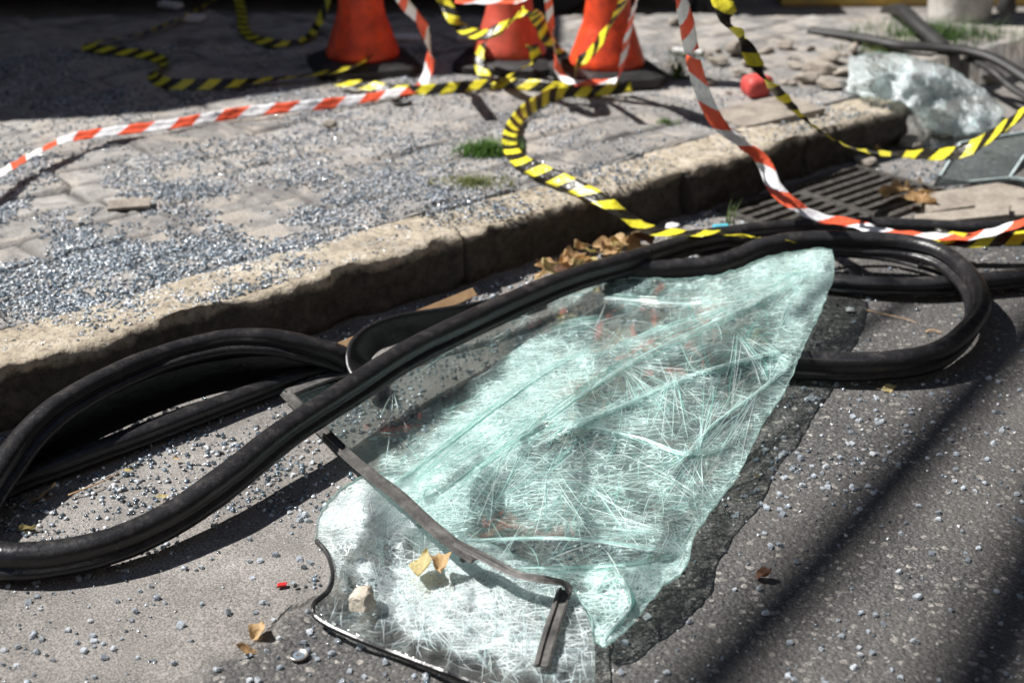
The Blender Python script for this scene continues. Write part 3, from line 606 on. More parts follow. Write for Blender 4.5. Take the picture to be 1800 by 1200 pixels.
gasket('rubber_gasket', [(612, 634, .055), (585, 624, .075), (530, 612, .1), (460, 604, .12), (390, 606, .13), (300, 628, .135), (200, 668, .135), (110, 718, .125), (40, 778, .1), (-12, 850, .075), (-45, 915, .055), (-40, 962, .045), (0, 984, .045), (90, 982, .045), (200, 958, .05), (300, 911, .06), (400, 842, .08), (500, 762, .10), (600, 693, .11),
    (700, 632, .115), (800, 581, .115), (900, 534, .11), (1000, 493, .1), (1100, 462, .085), (1200, 431, .065), (1262, 417, .055), (1300, 416, .05)], .052, .062, 'long black rubber window seal looping at the left and crossing over the glass', twist=[(0, 10), (.15, -38), (.3, -30), (.45, 5), (1, 0)])
G1 = [o for o in COL.objects if o.name.startswith('rubber_gasket')][0]
lq = np.array([(600, 636, .065), (585, 627, .075), (530, 614, .1), (460, 606, .12), (390, 608, .13), (300, 630, .135), (200, 670, .135), (110, 720, .125), (40, 780, .1), (-12, 852, .075), (-45, 917, .055)])
lp = catmull([tuple(P(a, b+z*.47*640, z*.5)) for a, b, z in lq], 12); lz = lp[:, 2]/.0675
link('inner_lip', sweep('inner_lip', lp, [(-.06, -.003), (-.06, .003), (.05, .003), (.054, .007), (.06, .007), (.062, -.003)], np.zeros(len(lp))+84, scale=lz), MAT['rub'], G1, smooth=False)
gasket('rubber_gasket', [(1225, 428, .035), (1290, 412, .04), (1380, 403, .04), (1500, 400, .04), (1620, 402, .04), (1720, 405, .04), (1880, 402, .04)], .045, .055, 'black rubber seal lying straight along the near side of the drain grate')
gasket('rubber_gasket', [(1060, 492, .04), (1120, 480, .045), (1180, 478, .045), (1250, 472, .05), (1300, 456, .06), (1345, 438, .08), (1420, 428, .09), (1520, 428, .09), (1600, 436, .09), (1665, 458, .09), (1708, 498, .085), (1718, 545, .075), (1692, 592, .065), (1640, 628, .055), (1550, 642, .05), (1450, 643, .045), (1360, 636, .045), (1250, 628, .04), (1150, 615, .03)],
    .05, .066, 'black rubber seal bent into a rounded loop right of the glass', twist=[(0, 0), (.3, 0), (.55, 25), (.8, 10), (1, 0)])
gasket('rubber_gasket', [(1440, 492, .03), (1520, 500, .032), (1620, 503, .035), (1720, 497, .035), (1800, 488, .035), (1900, 478, .035)], .05, .045, 'flat black rubber seal passing under the right hand loop to the frame edge')
gasket('rubber_gasket', [(-40, 880, .02), (20, 850, .025), (120, 812, .03), (240, 768, .03), (360, 722, .03), (470, 682, .03), (560, 655, .03), (640, 632, .035)], .045, .04, 'dusty rubber seal lying in the kerb shadow inside the left loop')
# flat straps
def strap(pts, w_, th, label, tw):
    p = catmull([tuple(P(a, b, z)) for a, b, z in pts], 12); t_w = np.interp(np.linspace(0, 1, len(p)), *zip(*tw))
    o = link('rubber_strap', sweep('rubber_strap', p, [(-w_/2, -th/2), (-w_/2, th/2), (w_*.3, th/2), (w_*.36, th*1.1), (w_/2, th/2), (w_/2, -th/2)], t_w), MAT['rub'], smooth=True); return tag(rebase(o), label, 'rubber strap', 'black window rubbers')
strap([(960, 520, .05), (880, 545, .06), (790, 562, .07), (710, 575, .08), (660, 592, .085), (634, 616, .085), (632, 640, .075), (645, 662, .06), (664, 676, .045)], .07, .005, 'flat rubber strap turned over itself beside the long seal', [(0, 80), (.45, 80), (.62, 55), (.8, 10), (1, 0)])
strap([(1420, 446, .05), (1500, 450, .03), (1570, 458, .02), (1640, 476, .02), (1700, 500, .02)], .02, .006, 'thin rubber strip curving inside the right hand loop', [(0, 0), (1, 0)])

# ------------------------------------------------------------------ barrier tape
def tape(pts, mat, wd, label, group, tw=None, seed=0, crumple=14):
    p = catmull([tuple(P(a, b, z)) for a, b, z in pts], 14)
    d = np.concatenate([[0], np.cumsum(np.linalg.norm(np.diff(p, axis=0), axis=1))]); m = max(30, int(d[-1]/.012)); q = np.linspace(0, d[-1], m)
    p = np.stack([np.interp(q, d, p[:, k]) for k in range(3)], 1)
    base = np.interp(q/d[-1], *zip(*tw)) if tw else q*0.
    t, s, n = frames(p, (-.28, -.42, .86)); a = np.radians(base+crumple*4*fbm(q*2.2, q*0., 3, 400+seed))
    K = 5; off = np.linspace(-.5, .5, K); fold = (.12+.3*vnoise(q*3, q*0., 420+seed)); V = []; Fc = []; U = []; Vv = []
    for i in range(m):
        ss = s[i]*math.cos(a[i])+n[i]*math.sin(a[i]); nn = -s[i]*math.sin(a[i])+n[i]*math.cos(a[i])
        for k in range(K):
            V.append(p[i]+ss*off[k]*wd+nn*(abs(off[k])*2)**1.5*wd*fold[i]*.5+nn*.002*math.sin(q[i]*90+k*2.)); U.append(q[i]); Vv.append(k/(K-1))
    for i in range(m-1):
        for k in range(K-1): Fc.append((i*K+k, i*K+k+1, (i+1)*K+k+1, (i+1)*K+k))
    me = mesh_np('barrier_tape', V, Fc); attr(me, 'u', U); attr(me, 'v', Vv); o = link('barrier_tape', me, mat, smooth=True)
    md = o.modifiers.new('thickness', 'SOLIDIFY'); md.thickness = .0004
    return tag(rebase(o), label, 'barrier tape', group)
RG, YG = 'red and white barrier tapes', 'yellow and black barrier tapes'
tape([(690, -25, .6), (718, 15, .48), (748, 55, .38), (757, 100, .27), (750, 135, .2), (735, 155, .175), (690, 165, .17), (600, 180, .175), (500, 190, .18), (400, 202, .17), (300, 220, .175), (200, 232, .18), (130, 243, .19), (80, 262, .2), (30, 288, .2), (-40, 335, .2)], MAT['red'], .04, 'red and white tape trailing left across the sunlit stone sidewalk', RG, [(0, 0), (.2, 10), (.28, 0), (.6, 20), (.8, 0), (1, 15)], 1, 12)
tape([(962, -20, .6), (967, 30, .45), (975, 85, .32), (985, 130, .22), (1010, 146, .2), (1050, 145, .2), (1085, 140, .21), (1098, 95, .33), (1108, 45, .47), (1125, -20, .62)], MAT['red'], .028, 'red and white tape drooping in front of the brightest cone', RG, None, 2, 14)
tape([(1192, -25, .8), (1206, 30, .7), (1216, 90, .58), (1236, 165, .45), (1265, 220, .36), (1305, 252, .3), (1342, 285, .24), (1362, 330, .18), (1395, 360, .14), (1440, 383, .1), (1500, 393, .085), (1545, 407, .08), (1620, 415, .08), (1700, 417, .08), (1760, 405, .1), (1850, 375, .15)], MAT['red'], .043, 'red and white tape hanging from the top and curving over the drain grate', RG, [(0, 65), (.12, 0), (.5, -15), (.75, 20), (1, 20)], 3, 6)
tape([(800, 4, .5), (860, 5, .5), (905, 4, .5), (925, 0, .52)], MAT['red'], .03, 'short stretch of red and white tape crossing the faded cone', RG, None, 4, 6)
tape([(1262, -20, .75), (1278, 30, .68), (1302, 75, .6), (1345, 135, .5), (1390, 190, .38), (1440, 230, .28), (1490, 258, .2), (1545, 270, .15), (1610, 273, .13), (1680, 270, .14), (1735, 245, .2), (1850, 165, .4)], MAT['yel'], .062, 'yellow and black tape hanging in a wide curve over the drain inlet', YG, [(0, 15), (.2, 10), (.5, 0), (.65, 15), (.8, 0), (1, 0)], 5, 3)
tape([(1090, 150, .175), (1040, 158, .175), (985, 163, .175), (930, 190, .175), (902, 222, .18), (896, 255, .185), (915, 283, .185), (965, 308, .18), (1020, 332, .17), (1070, 360, .15), (1110, 388, .11), (1145, 406, .09), (1200, 412, .09), (1265, 412, .1), (1330, 420, .085), (1400, 428, .1)], MAT['yel'], .048, 'yellow and black tape looping over the kerb and down onto the rubber', YG, [(0, 30), (.25, 50), (.45, 0), (.7, 10), (1, 60)], 6, 12)
tape([(1640, 412, .07), (1700, 424, .07), (1760, 422, .07), (1860, 412, .08)], MAT['yel'], .045, 'yellow and black tape tucked under the red tape at the frame edge', YG, None, 7, 8)
tape([(690, 82, .22), (655, 100, .22), (618, 120, .2), (560, 132, .175), (480, 140, .17), (400, 148, .17), (330, 150, .17), (285, 145, .17), (268, 130, .17), (290, 112, .17), (255, 96, .17), (190, 88, .17), (150, 82, .17), (185, 72, .17), (250, 60, .17), (320, 32, .17), (370, 5, .17), (390, -20, .17)], MAT['yel'], .045, 'yellow and black tape winding back through the deep shade', YG, None, 8, 14)
tape([(415, -20, .2), (424, 20, .18), (430, 55, .17), (460, 72, .17), (500, 76, .17), (540, 66, .17), (560, 40, .2), (575, 5, .28), (582, -20, .34)], MAT['yel'], .045, 'yellow and black tape in a small loop left of the shaded cone', YG, None, 9, 14)
tape([(590, 146, .175), (650, 152, .175), (700, 160, .17), (770, 158, .17), (840, 150, .175), (900, 147, .175), (980, 155, .175), (1060, 158, .175), (1110, 152, .18)], MAT['yel'], .045, 'yellow and black tape lying straight along the shade edge before the cones', YG, None, 10, 18)
tape([(765, -20, .5), (782, 5, .45), (798, 35, .4), (812, 50, .37), (850, 62, .38), (890, 45, .42), (925, 20, .5), (950, 40, .4), (965, 75, .3), (990, 98, .22)], MAT['yel'], .05, 'yellow and black tape wrapped high around the faded middle cone', YG, None, 11, 20)
tape([(850, 75, .28), (842, 100, .24), (850, 130, .19), (872, 145, .18), (915, 122, .2), (942, 108, .22), (935, 80, .3)], MAT['yel'], .045, 'yellow and black tape wound about the foot of the middle cone', YG, None, 12, 16)
tape([(1108, -20, .6), (1090, 20, .5), (1072, 50, .42), (1052, 80, .35), (1035, 100, .3), (1018, 112, .27), (1010, 140, .2)], MAT['yel'], .05, 'yellow and black tape slanting down across the brightest cone', YG, None, 13, 14)

# ------------------------------------------------------------------ cones
def cone(px_, py_, mat, label, rz):
    c = P(px_, py_, .19); c.y += .14; c.z = walk_h(np.array([c.x]), np.array([c.y]))[0][0]+.002
    t = empty('traffic_cone', c, label, 'traffic cone', 'traffic cones behind the tape')
    pr = [(.135, .045), (.142, .05), (.145, .065), (.138, .085), (.122, .13), (.107, .175), (.101, .19), (.097, .2), (.090, .235), (.078, .34), (.066, .46), (.052, .6), (.042, .7), (.036, .715), (.024, .72), (.02, .70), (.06, .45), (.085, .2), (.12, .06)]
    V = []; Fc = []; n_ = 40
    for r, z in pr:
        for k in range(n_): a = 2*math.pi*k/n_; V.append((c.x+r*math.cos(a), c.y+r*math.sin(a), c.z+z))
    for i in range(len(pr)-1):
        for k in range(n_): Fc.append((i*n_+k, i*n_+(k+1) % n_, (i+1)*n_+(k+1) % n_, (i+1)*n_+k))
    link('cone_body', mesh_np('cone_body', V, Fc), mat, t, smooth=True)
    bm = bmesh.new(); oc = []
    for zz, h in ((0, .2), (.03, .2), (.045, .175), (.052, .15)):
        k_ = .06; ring = [(h, h-k_), (h-k_, h), (-h+k_, h), (-h, h-k_), (-h, -h+k_), (-h+k_, -h), (h-k_, -h), (h, -h+k_)]
        oc.append([bm.verts.new((x*math.cos(rz)-y*math.sin(rz)+c.x, x*math.sin(rz)+y*math.cos(rz)+c.y, c.z+zz)) for x, y in ring])
    for a, b in zip(oc[:-1], oc[1:]):
        for k in range(8): bm.faces.new((a[k], a[(k+1) % 8], b[(k+1) % 8], b[k]))
    bm.faces.new(oc[0][::-1]); bm.faces.new(oc[-1]); obj_bm('base_plate', bm, MAT['black'], t)
cone(632, 116, MAT['cone'], 'dark orange cone standing wholly in the shade, leftmost of three', .3)
cone(896, 112, MAT['coneold'], 'faded pinkish orange cone wrapped in yellow tape, between two brighter ones', -.2)
cone(1070, 137, MAT['cone'], 'bright orange sunlit cone on a black octagonal base', .25)

# ------------------------------------------------------------------ drain grate
g0 = kpt((gs0+gs1)/2, (gt0+gt1)/2, 0); gl_ = gs1-gs0; gw = gt1-gt0; rzk = math.atan2(KD.y, KD.x)
G = empty('drain_grate', g0, 'rusty slotted iron drain grate in the gutter below the kerb', 'drain grate')
def lbox(bm, s, t, ds, dt, z0, z1, bev=.002): c = kpt(s, t, (z0+z1)/2); box_bm(bm, c, ds, dt, z1-z0, rzk, bev)
bm = bmesh.new()
lbox(bm, (gs0+gs1)/2, gt0-.004, gl_+.03, .024, -.04, .012); lbox(bm, (gs0+gs1)/2, gt1+.004, gl_+.03, .024, -.04, .012)
lbox(bm, gs0-.004, (gt0+gt1)/2, .024, gw-.017, -.04, .0115); lbox(bm, gs1+.004, (gt0+gt1)/2, .024, gw-.017, -.04, .0115)
obj_bm('grate_frame', bm, MAT['iron'], G)
bm = bmesh.new(); lbox(bm, gs0*.52+gs1*.48, (gt0+gt1)/2, .035, gw-.018, -.03, .0085)
obj_bm('cross_bar', bm, MAT['iron'], G)
nb = 7
for k in range(nb):
    t = gt0+.02+(gw-.04)*(k+.5)/nb; bm = bmesh.new(); lbox(bm, (gs0+gs1)/2, t, gl_-.019, .022, -.028, .0075); obj_bm('grate_bar', bm, MAT['iron'], G)

# ------------------------------------------------------------------ leaves
def leaf_me(L=1., W=.5, curl=.5, seed=0):
    r = random.Random(seed); V = []; Fc = []; nx, ny = 12, 7; b1 = r.uniform(.5, 1.)*curl; b2 = r.uniform(-.25, .45)*curl; ph = r.uniform(0, 6)
    for i in range(nx):
        u = i/(nx-1); w_ = W*.5*(math.sin(math.pi*u**.8)**.8+.03)*(1+.18*math.sin(u*9+ph))
        for j in range(ny):
            v_ = (j/(ny-1)-.5)*2; x = (u-.5)*L; y = v_*w_+.05*math.sin(u*5+ph)*L
            z = b1*(v_*w_)**2*2.2+b2*(u-.5)**2*L*1.4+.05*math.sin(7*u+3*v_+ph)*L*curl+.02*math.sin(17*u+ph)*abs(v_)
            V.append((x, y, z))
    for i in range(nx-1):
        for j in range(ny-1): Fc.append((i*ny+j, i*ny+j+1, (i+1)*ny+j+1, (i+1)*ny+j))
    b = len(V); z0_ = V[3][2]
    for i in range(5): V += [(-.5*L-.07*i*L, .01*i+.012, z0_+.015*i*curl), (-.5*L-.07*i*L, .01*i-.012, z0_+.015*i*curl)]
    for i in range(4): Fc.append((b+2*i, b+2*i+1, b+2*i+3, b+2*i+2))
    zmin = min(v[2] for v in V); return mesh_np('dry_leaf', [(a, b, c-zmin) for a, b, c in V], Fc)
LM = {k: [leaf_me(1, .45+.07*s_, .4+.25*s_, s_+k2*10) for s_ in range(5)] for k2, k in enumerate(('leaf', 'leafy', 'leafd'))}
for k, l in LM.items():
    for me in l: me.materials.append(MAT[k]); me.polygons.foreach_set('use_smooth', [True]*len(me.polygons))
def leaf(px_, py_, z, L, kind='leaf', label='', group=None, rz=None, tilt=.3, var=None):
    o = bpy.data.objects.new('dry_leaf', random.choice(LM[kind]) if var is None else LM[kind][var]); COL.objects.link(o)
    o.location = P(px_, py_, z); o.scale = (L, L, L); o.rotation_euler = (random.gauss(0, tilt), random.gauss(0, tilt), random.uniform(0, 6.28) if rz is None else rz)
    return tag(o, label, 'dry leaf', group)
for k in range(34):
    a = random.random(); leaf(955+175*a+random.gauss(0, 10), 474-46*a+random.gauss(0, 9), .015+random.uniform(0, .05), random.uniform(.045, .085), random.choice(['leaf', 'leaf', 'leafy', 'leafd']), 'curled tan dry leaf in the heap against the kerb behind the rubber', 'dry leaves heaped against the kerb', tilt=.45)
for k in range(15): leaf(1612+random.gauss(0, 26), 350+random.gauss(0, 13), .015+random.uniform(0, .02), random.uniform(.05, .08), 'leaf', 'curled orange brown leaf on the far end of the drain grate', 'dry leaves on the drain grate', tilt=.4)
leaf(434, 1143, .005, .046, 'leaf', 'flat light brown leaf on the concrete at bottom left, lower of a pair', rz=.2, var=1); leaf(456, 1110, .006, .04, 'leaf', 'curled light brown leaf on the concrete at bottom left, upper of a pair', rz=1.2, var=4)
leaf(745, 992, .05, .07, 'leafy', 'pale yellow green leaf lying on the crushed white glass', rz=1.3, var=2); leaf(774, 990, .055, .05, 'leaf', 'small curled orange leaf beside the pale leaf on the white glass', rz=1.7, var=4)
leaf(1562, 682, .006, .045, 'leafy', 'pointed yellow leaf on the asphalt below the right hand rubber loop', rz=.4, var=0)
leaf(48, 930, .01, .035, 'leafy', 'small pale rounded leaf inside the left rubber loop by the frame edge', rz=.1, var=3); leaf(80, 868, .01, .06, 'leaf', 'curled brown leaf in the shadow inside the left rubber loop', rz=.5)
leaf(1346, 1012, .006, .034, 'leafd', 'dark reddish brown leaf fragment on the sunlit asphalt', rz=.1); leaf(1330, 836, .005, .014, 'leafy', 'tiny yellow leaf chip beside the shadow of the glass', rz=.3)
leaf(286, 872, .01, .03, 'leafy', 'small green yellow leaf touching the left rubber strand', rz=.6); leaf(225, 826, .008, .02, 'leafy', 'tiny olive leaf among crumbs inside the left loop', rz=.1); leaf(310, 806, .01, .018, 'leaf', 'tiny orange leaf scrap among crumbs inside the left loop', rz=.1)
leaf(1540, 265, .02, .04, 'leaf', 'brown leaf beneath the yellow tape by the drain inlet')

# ------------------------------------------------------------------ grass and weeds
def tuft(px_, py_, z, rad, h, n_, mat, label, sq=.45, name='grass_tuft', lean=0):
    c = P(px_, py_, z); V = []; Fc = []
    for k in range(n_):
        a = random.uniform(0, 6.28); r = rad*min(1.1, abs(random.gauss(0, .6))); x = c.x+r*math.cos(a)*1.4; y = c.y+r*math.sin(a)*sq*1.6; az = random.uniform(0, 6.28)
        hh = h*random.uniform(.4, 1); bd = random.uniform(.2, 1.1); w_ = random.uniform(.0015, .0035); b = len(V)
        for i in range(5):
            u = i/4; q = Vector((x+math.cos(az)*bd*hh*u*u, y+math.sin(az)*bd*hh*u*u, z-.005+hh*(u-.25*u*u*bd))); ww = w_*(1-u*.9)
            V += [q+Vector((-math.sin(az), math.cos(az), 0))*ww, q-Vector((-math.sin(az), math.cos(az), 0))*ww]
        for i in range(4): Fc.append((b+2*i, b+2*i+1, b+2*i+3, b+2*i+2))
    o = link(name, mesh_np(name, V, Fc), mat); return tag(rebase(o), label, 'grass')
tuft(855, 268, .155, .075, .06, 620, MAT['grass'], 'bright green grass tuft on the sidewalk touching the yellow tape loop')
tuft(828, 322, .153, .08, .032, 600, MAT['drygrass'], 'low olive moss-like grass patch in a joint behind the kerb')
tuft(1190, 140, .15, .06, .16, 130, MAT['drygrass'], 'tall thin weeds beside the base of the sunlit cone')
tuft(1650, 66, .15, .25, .1, 900, MAT['weed'], 'green weeds growing around the foot of the pale pole', .4)
tuft(1560, 90, .15, .16, .05, 250, MAT['drygrass'], 'sparse low grass behind the distant glass heap', .3)
tuft(1170, 215, .152, .03, .03, 60, MAT['grass'], 'small sparse sprig in a sidewalk joint', .5)
tuft(1283, 392, .02, .012, .09, 12, MAT['drygrass'], 'dry weed sprout standing beside the turquoise scrap', .5)

# ------------------------------------------------------------------ stones and rubble
def rock_me(seed, flat=.6):
    bm = bmesh.new(); bmesh.ops.create_icosphere(bm, subdivisions=3, radius=.5); r = random.Random(seed); pl = []
    for _ in range(9): n_ = Vector((r.gauss(0, 1), r.gauss(0, 1), r.gauss(0, 1))).normalized(); pl.append((n_, r.uniform(.24, .42)))
    for v in bm.verts:
        for n_, d in pl:
            e = v.co.dot(n_)-d
            if e > 0: v.co -= n_*e
        v.co += Vector((r.gauss(0, .008), r.gauss(0, .008), r.gauss(0, .008)))
    for v in bm.verts: v.co.z *= flat
    zm = min(v.co.z for v in bm.verts)
    for v in bm.verts: v.co.z -= zm
    me = bpy.data.meshes.new('stone'); bm.to_mesh(me); bm.free(); return me
RM = [rock_me(k, .35+.1*(k % 4)) for k in range(8)]
for me in RM: me.materials.append(MAT['stone'])
RP = rock_me(33, .7); RP.materials.append(MAT['pale'])
def rock(px_, py_, z, s_, label, group=None, me=None, name='stone', cat='stone'):
    o = bpy.data.objects.new(name, me or random.choice(RM)); COL.objects.link(o); o.location = P(px_, py_, z); o.scale = (s_*random.uniform(.9, 1.4), s_*random.uniform(.7, 1.1), s_)
    o.rotation_euler = (0, 0, random.uniform(0, 3)); return tag(o, label, cat, group)
rock(641, 1068, .028, .06, 'pale chipped stone resting on the lower glass flap', me=RP)
rock(580, 226, .155, .05, 'small beige stone on the sunlit sidewalk below the trailing tape')
spots = [(1290, 98, .1), (1345, 95, .09), (1400, 120, .08), (1440, 130, .12), (1460, 110, .08), (1320, 118, .11), (1420, 145, .09), (1455, 155, .1), (1240, 150, .08), (1185, 45, .08), (1260, 115, .09), (1300, 130, .06), (1380, 88, .07), (1480, 135, .09), (1500, 95, .07), (1235, 95, .07)]
for x, y, s_ in spots: rock(x, y, .15, s_, 'broken paving chunk in the rubble between the cones and the distant glass', 'rubble on the sidewalk', cat='rubble', name='rubble_chunk')
for k in range(26): rock(random.uniform(1180, 1500), random.uniform(85, 165), .15, random.uniform(.02, .05), 'small broken paving chip in the rubble behind the red cap', 'small rubble on the sidewalk', cat='rubble', name='rubble_chip')
spots = [(1600, 262, .1), (1655, 240, .09), (1565, 245, .08), (1690, 120, .14), (1730, 145, .12), (1650, 108, .08), (1520, 290, .08)]
for x, y, s_ in spots: rock(x, y, .0, s_, 'flat grey chunk of rubble lying around the drain inlet', 'rubble by the drain inlet', cat='rubble', name='rubble_chunk')
# flat slate flakes lifting from the sidewalk
for (x, y, L_, W_, rz, lb) in [(228, 362, .13, .05, .25, 'thin flaked slate splinter lifted from the sidewalk amid the crumbs'), ]:
    bm = bmesh.new(); vs = box_bm(bm, (0, 0, .006), L_, W_, .008, 0, .002)
    for v in bm.verts: v.co.x += .12*v.co.y+.008*math.sin(v.co.x*60); v.co.z += .1*v.co.y*(1 if v.co.z > 0 else 0)
    bmesh.ops.rotate(bm, cent=(0, 0, 0), matrix=Matrix.Rotation(rz, 3, 'Z') @ Matrix.Rotation(.08, 3, 'X'), verts=bm.verts[:]); o = obj_bm('stone_flake', bm, MAT['stone']); o.location = P(x, y, .157); tag(o, lb, 'stone flake')
for (x, y, L_, W_, rz, lb) in [(1712, 352, .34, .13, .25, 'long grey broken cement board behind the rubber seal at the right'), (1790, 372, .26, .12, -.2, 'dark cement board fragment at the right frame edge'), (1690, 385, .3, .07, .1, 'narrow grey cement strip nearest the straight rubber seal')]:
    bm = bmesh.new(); box_bm(bm, (0, 0, 0), L_, W_, .035, 0, .005)
    for v in bm.verts: v.co.x += .35*v.co.y+.01*math.sin(v.co.y*90); v.co.y += .012*math.sin(v.co.x*23)
    o = obj_bm('cement_board', bm, MAT['stone']); o.location = P(x, y, .03); o.rotation_euler = (.12, -.08, rz); tag(o, lb, 'cement board')
# two broken sidewalk slabs tilting near the red cap
for (x, y, L_, W_, rz, lb) in [(1345, 200, .36, .22, .55, 'dark cracked paving slab just behind the kerb right of the red cap')]:
    bm = bmesh.new(); box_bm(bm, (0, 0, 0), L_, W_, .03, rz, .006); o = obj_bm('broken_slab', bm, MAT['stone']); o.location = P(x, y, .152); o.rotation_euler = (.02, -.03, 0); tag(o, lb, 'paving slab')

# ------------------------------------------------------------------ small litter
def lathe(name, prof_, mat, c, n_=28, parent=None, noise_=0.):
    V = []; Fc = []
    for r, z in prof_:
        for k in range(n_): a = 2*math.pi*k/n_; rr = r*(1+noise_*math.sin(3*a+1)+noise_*.6*math.sin(5*a)); V.append((c.x+rr*math.cos(a), c.y+rr*math.sin(a), c.z+z))
    for i in range(len(prof_)-1):
        for k in range(n_): Fc.append((i*n_+k, i*n_+(k+1) % n_, (i+1)*n_+(k+1) % n_, (i+1)*n_+k))
    if prof_[-1][0] > .0005: Fc.append(tuple((len(prof_)-1)*n_+k for k in range(n_)))
    return link(name, mesh_np(name, V, Fc), mat, parent, smooth=True)
o = lathe('round_cap', [(.0, 0), (.045, .0), (.055, .012), (.055, .045), (.048, .062), (.03, .07), (.0004, .072)], MAT['cap'], P(1329, 166, .155), noise_=.12); tag(rebase(o), 'round red plastic cap on the broken sidewalk under the yellow tape', 'cap')
c = P(525, 1152, .003); T = empty('bottle_cap', c, 'worn round bottle cap pressed into the road at the bottom left', 'bottle cap')
lathe('rim', [(.0125, -.001), (.0165, .0), (.0172, .003), (.0155, .0048), (.0135, .0042), (.0125, .002)], MAT['metal'], c, 36, T, .015)
lathe('inner_disc', [(.0124, .001), (.009, .0022), (.0005, .0018)], MAT['crumb'], c, 24, T)
o = lathe('metal_ring', [(.028, 0), (.034, .0), (.035, .006), (.032, .009), (.028, .007), (.028, .001)], MAT['black'], P(705, 182, .155), 32, noise_=.1); tag(rebase(o), 'small dark metal ring lying flat on the sidewalk slab', 'ring')
def chip(name, px_, py_, z, L_, W_, H_, rz, mat, label, cat):
    bm = bmesh.new(); box_bm(bm, (0, 0, H_/2), L_, W_, H_, 0, min(H_, W_)*.2)
    for v in bm.verts: v.co.x += random.gauss(0, L_*.03)+v.co.y*.3; v.co.y += random.gauss(0, W_*.04)
    o = obj_bm(name, bm, mat); o.location = P(px_, py_, z); o.rotation_euler = (.1, .05, rz); return tag(o, label, cat)
chip('plastic_shard', 496, 1029, .003, .017, .009, .005, .35, MAT['redp'], 'tiny bright red lens shard on the pale concrete', 'plastic shard')
chip('rubber_chip', 519, 1031, .003, .007, .006, .005, .3, MAT['black'], 'tiny black rubber chip next to the red lens shard', 'rubber chip')
chip('rubber_chip', 814, 985, .05, .012, .011, .009, .9, MAT['black'], 'small black rubber block on the white glass beside the folded trim', 'rubber chip')
chip('glass_flake', 1494, 545, .004, .024, .018, .004, .2, MAT['white'], 'flat white plastic flake on the asphalt inside the right loop', 'flake')
chip('plastic_scrap', 1266, 405, .03, .05, .02, .018, .3, MAT['blue'], 'turquoise plastic scrap behind the end of the long rubber seal', 'plastic scrap')
for x, y, l_, w_, lb in [(340, 36, .09, .06, 'pale blue grey shard in the deep shade, largest on the left'), (300, 12, .1, .04, 'thin pale shard in the deep shade near the top edge'), (712, 70, .13, .05, 'pale flat fragment in the shade right of the dark cone'), (820, 70, .08, .04, 'small pale fragment in the shade left of the middle cone'), (1208, 96, .12, .04, 'white flat plaster fragment right of the sunlit cone')]:
    chip('pale_fragment', x, y, .155, l_, w_, .02, random.uniform(-.4, .4), MAT['white'], lb, 'fragment')
o = lathe('cup_lid', [(.0, 0), (.022, 0), (.024, .012), (.02, .03), (.017, .032), (.0005, .028)], MAT['white'], P(1182, 412, .03), noise_=.06); tag(rebase(o), 'crushed white plastic lid behind the yellow tape in the gutter', 'plastic lid')
# wooden slat
bm = bmesh.new(); a = P(600, 612, .03); b = P(835, 517, .045); d = b-a; L_ = d.length
vs = box_bm(bm, (0, 0, 0), L_, .035, .007, 0, .0012)
for v in bm.verts:
    if v.co.x > L_*.3: v.co.y *= (1-(v.co.x/L_-.3)*3.2) if v.co.y < 0 else 1
    v.co.z += .004*math.sin(v.co.x*9)
o = obj_bm('wood_slat', bm, MAT['wood']); o.location = (a+b)/2; o.rotation_euler = (.75, -math.atan2(d.z, math.hypot(d.x, d.y)), math.atan2(d.y, d.x)); tag(o, 'thin tan splintered wood slat in the kerb shadow behind the rubber', 'wood slat')
def twig(pts, r, label, mat=MAT['wood'], name='twig', cat='twig'):
    p = catmull([tuple(P(*q)) for q in pts], 8); pr = [(r*math.cos(a), r*math.sin(a)) for a in np.linspace(0, 2*math.pi, 8, endpoint=False)]
    o = link(name, sweep(name, p, pr, np.zeros(len(p)), scale=np.linspace(1, .5, len(p))), mat, smooth=True); return tag(rebase(o), label, cat)
twig([(1525, 545, .004), (1560, 553, .006), (1590, 560, .004), (1612, 567, .003)], .0018, 'thin dry twig on the asphalt inside the right loop')
twig([(1628, 583, .004), (1640, 580, .007), (1655, 585, .004)], .003, 'short thick twig near the bend of the right loop')
twig([(120, 870, .01), (170, 850, .015), (210, 830, .01)], .002, 'thin twig among leaves inside the left rubber loop')

# ------------------------------------------------------------------ glass heap and panes in the distance
B_OUT = [(1495, 100), (1540, 92), (1585, 96), (1630, 108), (1670, 120), (1705, 140), (1740, 165), (1768, 195), (1755, 222), (1720, 232), (1680, 236), (1650, 232), (1625, 222), (1605, 195), (1590, 180), (1550, 172), (1515, 168), (1488, 160), (1492, 130)]
B_Z = [(1495, 100, .2), (1585, 96, .22), (1540, 130, .24), (1490, 160, .17), (1550, 170, .18), (1600, 180, .19), (1625, 220, .03), (1680, 235, .02), (1755, 222, .03), (1768, 195, .05), (1700, 140, .12), (1640, 130, .19), (1650, 180, .12), (1700, 190, .07), (1590, 150, .23)]
BF = [([(1495, 150), (1570, 128), (1650, 135), (1720, 175)], .03), ([(1600, 110), (1640, 160), (1690, 232)], .028), ([(1540, 95), (1560, 130), (1600, 165)], -.02), ([(1680, 140), (1700, 190), (1750, 215)], .022)]
def b_z(X, Y): return idw(X, Y, B_Z, 2.6)+sum(a_*np.exp(-poly_d(X, Y, p_)/9.) for p_, a_ in BF)+.014*fbm(X/30, Y/20, 3, 251)
